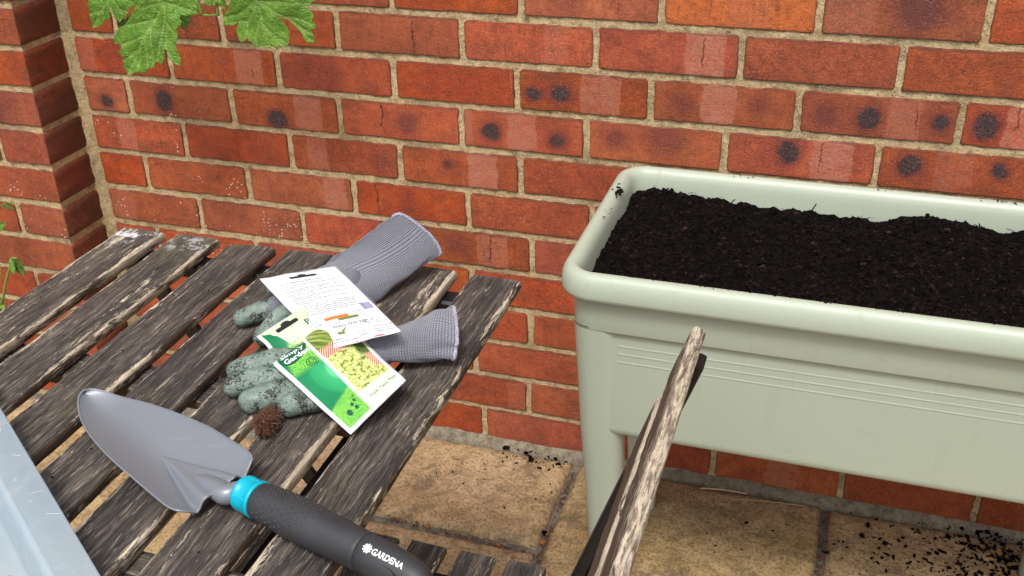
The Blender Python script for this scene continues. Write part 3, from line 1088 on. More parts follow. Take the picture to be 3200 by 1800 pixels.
cro = cr.build('soil_crumbs', M_CRUMB, soil, False)
cro['kind'] = 'stuff'
# ------------------------------------------------------------------ trowel
def mat_blade():
    t = NT('grey_coated_steel')
    p = t.pos()
    n = t.noise(p, 7, 3, .5)
    c = t.mix(n, srgb(121, 125, 134), srgb(131, 135, 144))
    scr = t.noise(t.scale(p, (30, 300, 30)), 1.0, 3, .6)
    c = t.mix(t.m('MULTIPLY', t.ss(scr, .60, .72), .10), c, srgb(180, 182, 186))
    f = t.ss(t.noise(p, 700, 2, .5), .75, .78)
    c = t.mix(t.m('MULTIPLY', f, .5), c, srgb(90, 88, 90))
    return t.done(c, t.lin(n, .3, .7, .28, .38), t.bump(t.noise(p, 1500, 2), .05, .0004), Metallic=.15, Specular_IOR_Level=.7)


def mat_grip():
    t = NT('dark_grey_soft_grip')
    p = t.pos()
    n = t.noise(p, 30, 4, .6)
    c = t.ramp(n, [(.3, srgb(46, 47, 50)), (.7, srgb(56, 57, 60))])
    sp = t.ss(t.noise(p, 800, 2, .5), .72, .76)
    c = t.mix(t.m('MULTIPLY', sp, .35), c, srgb(120, 116, 110))
    return t.done(c, t.lin(n, .3, .7, .48, .6), t.bump(t.noise(p, 1800, 2), .08, .0005))


M_BLADE, M_GRIP = mat_blade(), mat_grip()
M_TURQ = plain('turquoise_plastic', srgb(0, 170, 196), .35)
M_WHITE = plain('white_print', srgb(232, 236, 240), .5)
M_DARKHOLE = plain('dark_slot', srgb(16, 16, 17), .7)

trowel = empty('garden_trowel', (.86, -1.03, TZ), 'grey hand trowel with turquoise collar and dark dotted grip lying on table', 'trowel')
BT = Vector((.6340, -.9375, 0))
bang = radians(-24.3)
bd = Vector((cos(bang), sin(bang), 0)); bn = Vector((-sin(bang), cos(bang), 0))
BL = .2377


def blade_w(s):
    """half width along the blade, s = 0 tip .. 1 shoulder"""
    w = .0420
    a = min(1.0, s/.80)
    k = w*(1-(1-a)**2.15)**.53 * (.93 + .07*s)
    return max(k, .0003)*(1-.10*max(0, (s-.90)/.10)**2.2)


def blade_z(s, q):
    """height over the table; q = -1..1 across"""
    q_ = sqrt(q*q + .012) - .1095
    z = .0030 + .0200*(q_**1.45)*min(1, .25 + 1.1*s) + .006*q*s*0.9
    z += .010*max(0, (.16-s)/.16)**1.6
    z += .003*s
    # socket fold: triangular raised boss widening towards the shoulder
    if s > .60:
        u = (s-.60)/.40
        hw = .03 + .62*u
        d = abs(q)/hw
        e = max(0, 1-d)
        up_ = (.0022 + .0120*u)*(1-exp(-((e/.26)**2)))
        z += up_*min(1, u/.10)
        rim_ = exp(-((d-1.0)/.16)**2)*.0018*min(1, u/.12)
        z -= rim_
    return z


NS, NQ = 90, 72
vs, fs = [], []


def blade_pt(s, q, dz=0.0):
    # shoulder outline: corners rounded, centre runs on into the neck
    ls = s*BL
    if s > .90:
        k = (s-.90)/.10
        ls -= .004*k*k*(abs(q)**5)
        ls += .003*k*k*max(0, 1-(abs(q)/.5)**2)
    P = BT + bd*ls + bn*(blade_w(s)*q)
    return (P.x, P.y, TZ + blade_z(s, q) + dz)


for layer in (0, 1):
    for i in range(NS+1):
        s = (i/NS)**1.25
        for j in range(NQ+1):
            q = -1 + 2*j/NQ
            x, y, z = blade_pt(s, q)
            vs.append((x, y, z - (.0016 if layer else 0)))
m = NQ+1
K = (NS+1)*m
for i in range(NS):
    for j in range(NQ):
        a = i*m+j
        fs.append((a, a+m, a+m+1, a+1))
        fs.append((K+a, K+a+1, K+a+m+1, K+a+m))
for i in range(NS):
    a = i*m; fs.append((a, K+a, K+a+m, a+m))
    a = i*m+NQ; fs.append((a, a+m, K+a+m, K+a))
for j in range(NQ):
    a = NS*m+j; fs.append((a, K+a, K+a+1, a+1))
    a = j; fs.append((a, a+1, K+a+1, K+a))
blade = mesh_obj('blade', vs, fs, M_BLADE, trowel)
# rolled bright edge
ed = MB()
path = []
for i in range(0, NS+1, 2):
    path.append(blade_pt((i/NS)**1.25, -1))
pth = [blade_pt(((NS-i)/NS)**1.25, -1) for i in range(0, NS+1, 2)] + [blade_pt((i/NS)**1.25, 1) for i in range(2, NS+1, 2)]
pth2 = [Vector(pth[0])]
for q in pth[1:]:
    if (Vector(q)-pth2[-1]).length > .0012: pth2.append(Vector(q))
pth2 = [blade_pt(1, -.3 - .7*k/8) for k in range(0, 8)] + pth2 + [blade_pt(1, 1-.7*k/8) for k in range(1, 9)]
ed.tube([Vector(q) - Vector((0, 0, .0006)) for q in pth2], .00115, 8)
ed.build('edge_bead', M_BLADE, blade)

# neck and handle on their own axis
HA = Vector((.8735, -1.0350, TZ+.0205))
hang = radians(-15.8)
hd = Vector((cos(hang), sin(hang), .0)); hd.normalize()
hs = Vector((0, 0, 1)).cross(hd).normalized()        # far side
hu = hd.cross(hs)
hu = Vector((0, 0, 1))
Pn = Vector(blade_pt(.93, 0)); Pm = Vector(blade_pt(1, 0))
nk = MB()
c0 = BT + bd*BL*.90
c00 = BT + bd*BL*.80
neck_pts = [Vector((c00.x, c00.y, TZ+.0080)), Vector((c0.x, c0.y, TZ+.0125)), Vector((Pm.x-.004*bd.x, Pm.y-.004*bd.y, TZ+.0165)), Vector((Pm.x+.006, Pm.y-.003, TZ+.0185)), HA - hd*.006 + Vector((0, 0, -.0015)), HA + hd*.004]
nq = spline([tuple(p)+(r,) for p, r in zip(neck_pts, [.0020, .0082, .0098, .0092, .0088, .0088])], 5)
nk.tube([q[:3] for q in nq], [q[3] for q in nq], 24)
nk.build('neck', M_BLADE, trowel)


def hpt(l, ang, r):
    """point on the handle: l along, ang around from the top towards the far side"""
    return HA + hd*l + (hu*cos(ang) + hs*sin(ang))*r


def revolve(name, prof, mat, parent, n=48, squash=None):
    vs, fs = [], []
    for l, r in prof:
        for j in range(n):
            a = 2*pi*j/n
            sq = 1.0 if squash is None else squash(l, a)
            vs.append(hpt(l, a, r*sq))
    for i in range(len(prof)-1):
        for j in range(n):
            fs.append((i*n+j, i*n+(j+1) % n, (i+1)*n+(j+1) % n, (i+1)*n+j))
    fs.append(tuple(range(n-1, -1, -1)))
    fs.append(tuple((len(prof)-1)*n+j for j in range(n)))
    return mesh_obj(name, vs, fs, mat, parent)


revolve('collar', [(-.0005, .0140), (0, .0150), (.0015, .0157), (.0040, .0159), (.0043, .0155), (.0160, .0158), (.0165, .0164), (.0195, .0164), (.020, .0158), (.0202, .012)], M_TURQ, trowel)
# moulded ribs on the collar
for a in (.35, -1.05, 2.3, -2.4):
    b = MB()
    prof = [(.0042, .0158), (.017, .0164)]
    vs = []
    for l, r in prof:
        for da in (-.055, 0, .055):
            vs.append(hpt(l, a+da, r + (.0006 if da == 0 else -.0004)))
    b.add(vs, [(0, 1, 4, 3), (1, 2, 5, 4)])
    b.build('collar_rib', M_TURQ, trowel)
GR = [(.0196, .0130), (.0198, .0148), (.0205, .0156), (.030, .0166), (.045, .0176), (.060, .0180), (.080, .0178), (.100, .0172), (.1335, .0164), (.1360, .0163), (.1366, .0159), (.1370, .015)]


def grip_r(l):
    for (a, ra), (b, rb) in zip(GR, GR[1:]):
        if a <= l <= b: return ra + (rb-ra)*(l-a)/(b-a)
    return GR[-1][1]


GRIPO = revolve('grip', GR, M_GRIP, trowel)
dots = MB()
for i in range(12):
    l = .0280 + i*.0054
    for k in range(-8, 9):
        a = k*.30 + (.15 if i % 2 else 0) + (i-5)*.012 + .10
        if abs(a) > 1.75 or (abs(a) > 1.75 - max(0, i-6)*.24): continue
        rr = grip_r(l)
        c = hpt(l, a, rr)
        nrm = (hu*cos(a) + hs*sin(a)); tg = nrm.cross(hd)
        s = .00105 if i < 9 else .0008
        top = c + nrm*.00092
        ring1 = [c + (hd*cos(t) + tg*sin(t))*s - nrm*.0002 for t in [2*pi*q/8 for q in range(8)]]
        ring2 = [c + (hd*cos(t) + tg*sin(t))*s*.6 + nrm*.0007 for t in [2*pi*q/8 for q in range(8)]]
        vs = ring1 + ring2 + [top]
        fs = [(q, (q+1) % 8, 8+(q+1) % 8, 8+q) for q in range(8)] + [(8+q, 8+(q+1) % 8, 16) for q in range(8)]
        dots.add(vs, fs)
d_ = dots.build('grip_dots', M_GRIP, GRIPO)
d_['kind'] = 'stuff'
EC = [(.1372, .0145), (.1374, .0156), (.1380, .0162), (.147, .0161), (.163, .0157), (.174, .0148), (.184, .0134), (.193, .0112), (.199, .008), (.202, .003)]
revolve('end_cap', EC, M_GRIP, trowel)
# hanging hole through the end cap, opening on the near side
b = MB()
for sgn in (1,):
    c = hpt(.168, -1.25, .0153)
    nrm = (hu*cos(-1.22) + hs*sin(-1.22)); tg = nrm.cross(hd)
    ring = [c + hd*cos(t)*.013 + tg*sin(t)*.0062 + nrm*(.0003 - .0011*abs(sin(t))) for t in [2*pi*q/24 for q in range(24)]]
    b.add(ring + [c - nrm*.004], [(q, (q+1) % 24, 24) for q in range(24)])
b.build('hanging_hole', M_DARKHOLE, trowel)


def text_mesh(s, size=1.0, extr=None, spacing=1.0, shear=0.0, bold=0.0):
    """flat triangulated outlines of a string: verts (x, y), faces; x from 0"""
    cu = bpy.data.curves.new('txt', 'FONT')
    cu.body = s
    cu.size = size
    cu.space_character = spacing
    cu.shear = shear
    cu.offset = bold
    cu.resolution_u = 2
    ob = bpy.data.objects.new('txt', cu)
    COL.objects.link(ob)
    dg = bpy.context.evaluated_depsgraph_get()
    dg.update()
    me = ob.evaluated_get(dg).to_mesh()
    v = [(q.co.x, q.co.y) for q in me.vertices]
    f = [tuple(pl.vertices) for pl in me.polygons]
    ob.evaluated_get(dg).to_mesh_clear()
    bpy.data.objects.remove(ob)
    bpy.data.curves.remove(cu)
    return v, f


def cap_r(l):
    for (a, ra), (b, rb) in zip(EC, EC[1:]):
        if a <= l <= b: return ra + (rb-ra)*(l-a)/(b-a)
    return EC[-1][1]


tv_, tf_ = text_mesh('GARDENA', .0076, bold=.00024)
kx_ = .0300/max(q[0] for q in tv_)
tv_ = [(q[0]*kx_, q[1]) for q in tv_]
LA, L0 = -.44, .1518
b = MB()
b.add([hpt(L0+x, LA + (y-.0027)/.0168, cap_r(L0+x)+.00018) for x, y in tv_], tf_)
b.build('brand_lettering', M_WHITE, trowel)
b = MB()
lc, ac = .1470, LA
R0 = .0026
for k in range(9):
    a0 = 2*pi*k/9
    pts = []
    for t in range(10):
        th = 2*pi*t/10
        # petal outline, swirled
        px = cos(a0+.25)*R0*1.22 + cos(th)*.00125*cos(a0) - sin(th)*.00085*sin(a0)
        py = sin(a0+.25)*R0*1.22 + cos(th)*.00125*sin(a0) + sin(th)*.00085*cos(a0)
        pts.append((px, py))
    b.add([hpt(lc+px, ac+py/.0172, cap_r(lc+px)+.00016) for px, py in pts], [tuple(range(10))])
pts = [(cos(2*pi*t/16)*.0021, sin(2*pi*t/16)*.0021) for t in range(16)]
b.add([hpt(lc+px, ac+py/.0172, cap_r(lc+px)+.00016) for px, py in pts], [tuple(range(16))])
b.build('rosette_emblem', M_WHITE, trowel)

# ------------------------------------------------------------------ gloves
def mat_knit(name, uvmode):
    t = NT(name)
    if uvmode:
        u = t.uv()
        x, y, _ = t.xyz(u)
        fx = t.m('ABSOLUTE', t.m('SINE', t.m('MULTIPLY', x, pi)))
        fy = t.m('ABSOLUTE', t.m('SINE', t.m('MULTIPLY', y, pi)))
    else:
        p = t.obj()
        x, y, z = t.xyz(p)
        a = t.m('ADD', t.m('MULTIPLY', x, .82), t.m('MULTIPLY', y, .57))
        b = t.m('ADD', t.m('SUBTRACT', t.m('MULTIPLY', y, .82), t.m('MULTIPLY', x, .57)), t.m('MULTIPLY', z, .6))
        fx = t.m('ABSOLUTE', t.m('SINE', t.m('MULTIPLY', a, pi/.0017)))
        fy = t.m('ABSOLUTE', t.m('SINE', t.m('MULTIPLY', b, pi/.0013)))
    h = t.m('MULTIPLY', t.m('POWER', fx, .55), t.m('POWER', fy, .55))
    n = t.noise(t.pos(), 30, 4, .6)
    c = t.ramp(h, [(.10, srgb(84, 85, 96)), (.55, srgb(124, 125, 138)), (.95, srgb(150, 151, 163))])
    c = t.mix(t.m('MULTIPLY', t.ss(n, .5, .75), .3), c, srgb(120, 116, 122))
    if uvmode:
        return t.done(c, .9, t.bump(h, .9, .0012), Sheen_Weight=.25)
    coat = t.attr('coat', 'GEOMETRY', 2)
    pn = t.pos()
    edge = t.m('ADD', coat, t.m('MULTIPLY', t.m('SUBTRACT', t.noise(pn, 160, 4, .7), .5), .55))
    ck = t.ss(edge, .44, .56)
    l1 = t.noise(pn, 90, 4, .65)
    lat = t.ramp(l1, [(.3, srgb(98, 114, 104)), (.6, srgb(122, 140, 129)), (.8, srgb(152, 170, 160))])
    d1 = t.noise(pn, 420, 3, .7)
    dsel = t.noise(pn, 55, 3, .6)
    dirt = t.m('MULTIPLY', t.ss(t.m('ADD', t.m('MULTIPLY', d1, .7), t.m('MULTIPLY', dsel, .55)), .655, .695), .94)
    lat = t.mix(dirt, lat, srgb(28, 26, 24))
    lat = t.mix(t.m('MULTIPLY', t.ss(t.noise(pn, 130, 4, .7), .52, .7), .3), lat, srgb(88, 98, 86))
    col = t.mix(ck, c, lat)
    wr = t.noise(t.scale(pn, (1, 1, 2.2)), 210, 4, .7)
    hh = t.m('ADD', t.m('MULTIPLY', h, t.m('SUBTRACT', 1, ck)), t.m('MULTIPLY', wr, t.m('MULTIPLY', ck, 1.1)))
    return t.done(col, t.lin(ck, 0, 1, .9, .52), t.bump(hh, .7, .0012))


M_KNIT = mat_knit('grey_waffle_knit', True)
M_GLOVE = mat_knit('knit_and_latex', False)


def oval_tube(mb, pts, rad, n=20):
    """closed tube; rad = list of (side, vertical) half sizes; rounded ends"""
    pts = [Vector(p) for p in pts]
    P, R = [], []
    d0 = (pts[1]-pts[0]).normalized(); d1 = (pts[-1]-pts[-2]).normalized()
    a, b = rad[0]
    for k in (.97, .85, .6, .3):
        s = sqrt(1-k*k); P.append(pts[0] - d0*min(a, b)*k); R.append((a*s, b*s))
    P += pts; R += list(rad)
    a, b = rad[-1]
    for k in (.3, .6, .85, .97):
        s = sqrt(1-k*k); P.append(pts[-1] + d1*min(a, b)*k); R.append((a*s, b*s))
    vs, fs = [], []
    for i, p in enumerate(P):
        d = (P[min(i+1, len(P)-1)] - P[max(i-1, 0)]).normalized()
        sx = d.cross(Vector((0, 0, 1))).normalized(); uz = sx.cross(d).normalized()
        for j in range(n):
            t = 2*pi*j/n
            vs.append(p + sx*cos(t)*R[i][0] + uz*sin(t)*R[i][1])
    for i in range(len(P)-1):
        for j in range(n):
            fs.append((i*n+j, i*n+(j+1) % n, (i+1)*n+(j+1) % n, (i+1)*n+j))
    fs.append(tuple(range(n-1, -1, -1))); fs.append(tuple((len(P)-1)*n+j for j in range(n)))
    mb.add(vs, fs)


def union_mesh(mb, voxel, smooth_it):
    me = bpy.data.meshes.new('u'); me.from_pydata(mb.v, [], mb.f); me.update()
    ob = bpy.data.objects.new('u', me); COL.objects.link(ob)
    md = ob.modifiers.new('r', 'REMESH'); md.mode = 'VOXEL'; md.voxel_size = voxel
    ms = ob.modifiers.new('s', 'SMOOTH'); ms.iterations = smooth_it; ms.factor = .5
    dg = bpy.context.evaluated_depsgraph_get(); dg.update()
    res = bpy.data.meshes.new_from_object(ob.evaluated_get(dg))
    bpy.data.objects.remove(ob)
    return res


def glove_body(name, parent, tubes, coat_fn, wrinkle=.0006, floor=TZ+.0004):
    mb = MB()
    for pts in tubes:
        q = spline([tuple(p) for p in pts], 5)
        oval_tube(mb, [v[:3] for v in q], [(v[3], v[4]) for v in q])
    me = union_mesh(mb, .0017, 5)
    co = np.empty(len(me.vertices)*3); me.vertices.foreach_get('co', co); co = co.reshape(-1, 3)
    nr = np.empty(len(me.vertices)*3); me.vertices.foreach_get('normal', nr); nr = nr.reshape(-1, 3)
    coat = np.zeros(len(co))
    for i, c in enumerate(co):
        k = noise.noise((c[0]*75, c[1]*75, c[2]*75))*wrinkle*2 + noise.noise((c[0]*190, c[1]*190, c[2]*150))*wrinkle
        co[i] = c + nr[i]*k
        if co[i][2] < floor: co[i][2] = floor
        coat[i] = coat_fn(c)
    me.vertices.foreach_set('co', co.reshape(-1))
    at = me.attributes.new('coat', 'FLOAT', 'POINT')
    at.data.foreach_set('value', coat.astype(np.float32))
    me.materials.clear(); me.materials.append(M_GLOVE)
    return link_mesh(name, me, None, parent)


def cuff(parent, frames, nv=40, nu=72, cell=.0019, seed=0, fold=.0012):
    """frames: (centre, half-width vector, half-thickness vector); open sleeve with a rolled hem"""
    fr = spline([tuple(c)+tuple(a)+tuple(b) for c, a, b in frames], max(2, nv//(len(frames)-1)))
    vs, uvs, fs = [], [], []
    per = 2*pi*sqrt((np.linalg.norm(fr[0][3:6])**2 + np.linalg.norm(fr[0][6:9])**2)/2)
    L = 0; prev = None
    for i, q in enumerate(fr):
        c, a, b = q[:3], q[3:6], q[6:9]
        if prev is not None: L += np.linalg.norm(c-prev)
        prev = c
        for j in range(nu+1):
            t = 2*pi*j/nu
            ct, st = cos(t), sin(t)
            e = .72
            ct_, st_ = math.copysign(abs(ct)**e, ct), math.copysign(abs(st)**.9, st)
            en = (i/len(fr))**3
            w = 1 + fold/.03*noise.noise((L*60+seed, ct*1.2, st*1.2)) + (.02+.09*en*fold/.0032)*noise.noise((L*60, ct*2.2+seed, st*2.2))
            p = c + (a*ct_ + b*st_)*w
            if p[2] < TZ+.0005: p[2] = TZ+.0005
            vs.append(p); uvs.append((t/(2*pi)*per/cell, L/(cell*1.15)))
    m = nu+1
    for i in range(len(fr)-1):
        for j in range(nu):
            fs.append((i*m+j, i*m+j+1, (i+1)*m+j+1, (i+1)*m+j))
    me = bpy.data.meshes.new('knit_cuff')
    me.from_pydata([tuple(v) for v in vs], [], fs); me.update()
    uvl = me.uv_layers.new(name='UVMap')
    for lp in me.loops: uvl.data[lp.index].uv = uvs[lp.vertex_index]
    o = link_mesh('knit_cuff', me, M_KNIT, parent)
    sm = o.modifiers.new('thickness', 'SOLIDIFY'); sm.thickness = .0014; sm.offset = -1
    # overlocked hem
    ring = vs[-m:-1]
    hm = MB()
    N_ = len(ring)
    axis = (np.array(fr[-1][:3]) - np.array(fr[-3][:3])); axis = axis/np.linalg.norm(axis)
    vv, ff = [], []
    n = 8
    for i in range(N_):
        p = Vector(ring[i]); d = (Vector(ring[(i+1) % N_]) - Vector(ring[i-1])).normalized()
        ax = Vector(axis); sx = d.cross(ax).normalized(); ax = sx.cross(d)
        rr = .0016*(1 + .12*sin(i*2.6) + .2*noise.noise((i*.5, seed, 0)))
        for j in range(n):
            t = 2*pi*j/n
            q = p + sx*cos(t)*rr*.85 + ax*sin(t)*rr*1.35
            vv.append((q.x, q.y, max(q.z, TZ+.0004)))
    for i in range(N_):
        for j in range(n):
            a, b_ = i*n, ((i+1) % N_)*n
            ff.append((a+j, a+(j+1) % n, b_+(j+1) % n, b_+j))
    hm.add(vv, ff)
    hm.build('hem', M_HEM, o)
    return o


def mat_hem():
    t = NT('overlock_thread')
    p = t.pos()
    n = t.noise(p, 700, 2, .6)
    c = t.ramp(n, [(.35, srgb(110, 110, 124)), (.6, srgb(176, 176, 190))])
    return t.done(c, .9, t.bump(n, .8, .001))


M_HEM = mat_hem()
V = lambda *a: np.array(a, float)

# upper glove: its cuff rises off the far edge of the table
gl1 = empty('garden_glove', (.77, -.70, TZ), 'grey knit garden glove with cuff sticking up at the far table edge', 'glove', 'pair of dirty garden gloves')


def coat1(c):
    x, y, z = c
    # tips and palm side are coated
    a = (.735-x)/.030 if y < -.735 else -1
    b = (-.752-y)/.020
    k = max(min(1, .5+a*.5), min(1, .5+b*.5))
    if x < .735 and y > -.72: k = max(k, .62 - abs(z-.722)*30)
    if y < -.672 and x > .80: k = max(k, min(1, (.712-z)/.012*.5+.5))
    return max(0, min(1, k))


glove_body('hand', gl1, [
    # palm: wrist to knuckles  (x, y, z, half-width, half-height)
    [(.792, -.678, .722, .024, .0130), (.782, -.690, .7205, .032, .0150), (.768, -.704, .7185, .038, .0150), (.748, -.722, .716, .036, .0140)],
    [(.800, -.668, .7240, .020, .0150), (.768, -.673, .7235, .018, .0140), (.735, -.681, .7200, .015, .0125), (.712, -.692, .7150, .0105, .0105)],
    [(.748, -.722, .718, .0125, .0125), (.726, -.744, .7155, .0115, .0115), (.7065, -.761, .7120, .0095, .0098)],
    [(.772, -.735, .722, .0125, .0125), (.764, -.762, .7265, .0120, .0120), (.7595, -.776, .7235, .0108, .0108), (.7515, -.792, .7125, .0098, .0095)],
    [(.790, -.735, .720, .012, .012), (.784, -.765, .716, .0115, .0110), (.778, -.786, .7115, .010, .0098)],
    [(.812, -.690, .714, .014, .012), (.832, -.700, .712, .013, .0105), (.842, -.716, .7105, .011, .0095)],
], coat1)
cuff(gl1, [
    (V(.7640, -.710, .7180), V(-.026, .026, .004), V(.004, .006, .0165)),
    (V(.7860, -.684, .7200), V(-.030, .018, .010), V(.007, .010, .0160)),
    (V(.8040, -.661, .7265), V(-.031, .006, .0185), V(.008, .011, .0130)),
    (V(.8180, -.638, .7340), V(-.0280, -.001, .0215), V(.009, .010, .0085)),
    (V(.8340, -.614, .7440), V(-.0265, -.004, .0240), V(.011, .009, .0080)),
    (V(.8510, -.590, .7550), V(-.0255, -.006, .0255), V(.0060, .0050, .0065)),
], seed=2, fold=.0016)

# lower glove, flat on its back
gl2 = empty('garden_glove', (.86, -.82, TZ), 'grey knit garden glove with mint coated fingers lying under the seed packets', 'glove', 'pair of dirty garden gloves')


def coat2(c):
    x, y, z = c
    if y < -.842: return 1.0
    k = .5 + (.888 - x + .25*(y+.80))/.028*.5
    if z < .708 and x > .85: k -= .5
    return max(0, min(1, k))


glove_body('hand', gl2, [
    [(.896, -.786, .7190, .022, .0130), (.884, -.794, .7180, .029, .0145), (.866, -.808, .7150, .038, .0135), (.848, -.830, .7120, .040, .0105), (.832, -.848, .7120, .036, .0105)],
    # four fingers side by side, then the bent one
    [(.838, -.818, .7120, .0110, .0090), (.806, -.836, .7225, .0115, .0112), (.777, -.852, .7195, .0115, .0115), (.761, -.861, .7150, .0108, .0108)],
    [(.842, -.840, .7120, .0120, .0095), (.808, -.860, .7155, .0135, .0130), (.785, -.876, .7145, .0135, .0132), (.774, -.884, .7135, .0122, .0122)],
    [(.850, -.860, .7115, .0120, .0095), (.826, -.882, .7145, .0135, .0130), (.811, -.897, .7140, .0135, .0130), (.803, -.904, .7130, .0122, .0120)],
    [(.884, -.862, .7085, .0110, .0075), (.864, -.880, .7110, .0125, .0100), (.849, -.893, .7130, .0130, .0120), (.8425, -.899, .7130, .0115, .0115)],
    [(.880, -.828, .718, .016, .014), (.895, -.842, .714, .014, .012), (.905, -.850, .711, .010, .0095)],
], coat2)
cuff(gl2, [
    (V(.8900, -.788, .7225), V(.0110, .029, .0), V(-.003, .003, .0160)),
    (V(.9050, -.779, .7235), V(.0060, .0260, .0), V(-.003, .003, .0155)),
    (V(.9250, -.768, .7260), V(-.0010, .0270, .003), V(-.003, .002, .0175)),
    (V(.9420, -.756, .7270), V(-.0060, .0275, .006), V(-.002, .001, .0165)),
    (V(.9560, -.747, .7285), V(-.0120, .0270, .0120), V(.004, .002, .0105)),
], seed=9, fold=.0046)
# ------------------------------------------------------------------ seed packets
class Sheet:
    """paper packet: P(u, v) in metres across / down from its top left corner"""
    def __init__(s, TL, TR, BR, BL, W, H, bulge):
        s.c = [Vector(q) for q in (TL, TR, BR, BL)]
        s.W, s.H, s.bulge = W, H, bulge
        s.shift = lambda a, b: Vector((0, 0, 0))

    def P(s, u, v, off=0.0):
        a, b = u/s.W, v/s.H
        TL, TR, BR, BL = s.c
        p = TL*(1-a)*(1-b) + TR*a*(1-b) + BR*a*b + BL*(1-a)*b
        p = p + s.shift(a, b)
        n = ((TR-TL).cross(TL-BL)).normalized()
        if n.z < 0: n = -n
        q = p + n*(s.bulge(a, b) + off)
        q.z = max(q.z, TZ + .0006 + off) if 0 <= a <= 1 and 0 <= b <= 1 else q.z
        return q

    def rect(s, u0, v0, u1, v1, off, step=.005):
        nu, nv = max(1, int(abs(u1-u0)/step)), max(1, int(abs(v1-v0)/step))
        vs = [s.P(u0+(u1-u0)*i/nu, v0+(v1-v0)*j/nv, off) for i in range(nu+1) for j in range(nv+1)]
        m = nv+1
        fs = [(i*m+j, i*m+j+1, (i+1)*m+j+1, (i+1)*m+j) for i in range(nu) for j in range(nv)]
        uv = [(u0+(u1-u0)*i/nu, v0+(v1-v0)*j/nv) for i in range(nu+1) for j in range(nv+1)]
        return vs, fs, uv

    def poly(s, pts, off, grid=.0035):
        """filled outline mapped on the sheet, with inner points so it follows the bend"""
        P2 = [Vector(p) for p in pts]
        n = len(P2)
        us, vs_ = [p[0] for p in pts], [p[1] for p in pts]
        extra = []
        u = min(us)+grid*.5
        while u < max(us):
            v = min(vs_)+grid*.5
            while v < max(vs_):
                extra.append(Vector((u, v))); v += grid
            u += grid
        r = delaunay_2d_cdt(P2+extra, [], [list(range(n))], 1, 1e-7)
        vv = [s.P(p[0], p[1], off) for p in r[0]]
        return vv, [tuple(f) for f in r[2]]


def packet_part(name, sheet, pieces, mat, parent, uvs=None):
    b = MB()
    for v, f in pieces: b.add(v, f)
    o = b.build(name, mat, parent)
    if uvs is not None:
        ul = o.data.uv_layers.new(name='UVMap')
        for lp in o.data.loops: ul.data[lp.index].uv = uvs[lp.vertex_index]
    return o


def put_text(sheet, s, u, v, size, off, width=None, shear=0, spacing=1.0, bold=0.0):
    tv, tf = text_mesh(s, size, shear=shear, spacing=spacing, bold=bold)
    if not tv: return [], []
    w = max(x for x, y in tv)
    k = (width/w) if width else 1.0
    return [sheet.P(u+x*k, v-y, off) for x, y in tv], [tuple(reversed(f)) for f in tf]


def paper_body(sheet, parent, mat, thick=.0012, n=26, m=50):
    """closed paper envelope with an edge"""
    vs, fs = [], []
    for lay in (0, 1):
        for i in range(n+1):
            for j in range(m+1):
                u, v = sheet.W*i/n, sheet.H*j/m
                vs.append(sheet.P(u, v, 0 if lay == 0 else -thick))
    k = (n+1)*(m+1); q = m+1
    for i in range(n):
        for j in range(m):
            a = i*q+j
            fs.append((a, a+1, a+q+1, a+q)); fs.append((k+a, k+a+q, k+a+q+1, k+a+1))
    for i in range(n):
        a = i*q; fs.append((a, a+q, k+a+q, k+a)); a = i*q+m; fs.append((a, k+a, k+a+q, a+q))
    for j in range(m):
        a = j; fs.append((a, k+a, k+a+1, a+1)); a = n*q+j; fs.append((a, a+1, k+a+1, k+a))
    o = mesh_obj('paper_envelope', vs, fs, mat, parent)
    return o


def mat_paper(name, col):
    t = NT(name)
    p = t.pos()
    n = t.noise(p, 60, 3, .5)
    return t.done(t.mix(t.m('MULTIPLY', n, .15), col, srgb(200, 202, 206)), .45, t.bump(n, .15, .002))


M_PAPER = mat_paper('white_gloss_paper', srgb(226, 229, 236))
M_INK = plain('grey_ink', srgb(54, 56, 72), .5)
M_INKD = plain('dark_ink', srgb(30, 33, 40), .5)
M_INKV = plain('violet_ink', srgb(96, 92, 150), .5)
M_ORANGE = plain('orange_print', srgb(232, 116, 44), .45)
M_OLIVE = plain('olive_print', srgb(116, 130, 72), .45)
M_RED = plain('red_print', srgb(190, 40, 58), .45)
M_SLOT = plain('slot_shadow', srgb(30, 30, 32), .8)
O1, O2, O3, O4, O5 = .00012, .00024, .00036, .00048, .0006


def rounded(u0, v0, u1, v1, r, n=4):
    return [(a, b) for a, b in rrect(u0, u1, v0, v1, r, n)]


# ---- pea packet
def ramp_b(b):
    k = min(1, max(0, (b-.20)/.20)); k = k*k*(3-2*k)
    return k*max(0, 1-max(0, b-.40)/.60)


def bulge_pea(a, b):
    z = .0042*sin(pi*min(1, max(0, b)))*sin(pi*min(1, max(0, a)))
    z -= .0150*exp(-((b-.235)/.055)**2)*max(0, 1-a/.50)**1.0
    z += .0125*ramp_b(b)*(1-a)**.7
    z += .0050*exp(-((b-.10)/.10)**2)*(1-a)
    z += .0022*sin(b*13+1)*(.3+a*.3)*exp(-((b-.7)/.3)**2)
    return z + .0010*noise.noise((a*5, b*9, 2))


pea = Sheet((.7665, -.8240, .7335), (.8010, -.7490, .7475), (.9440, -.8450, .7265), (.9185, -.9205, .7095), .083, .176, bulge_pea)
pea.shift = lambda a, b: Vector((-.0130, -.0060, 0))*ramp_b(b)*(1-a)**1.3
pk = empty('seed_packet', (.855, -.84, .72), 'green and white pea seed packet with photo of peas, on the lower glove', 'seed packet', 'seed packets on the gloves')
paper_body(pea, pk, M_PAPER)
PW, PH = pea.W, pea.H


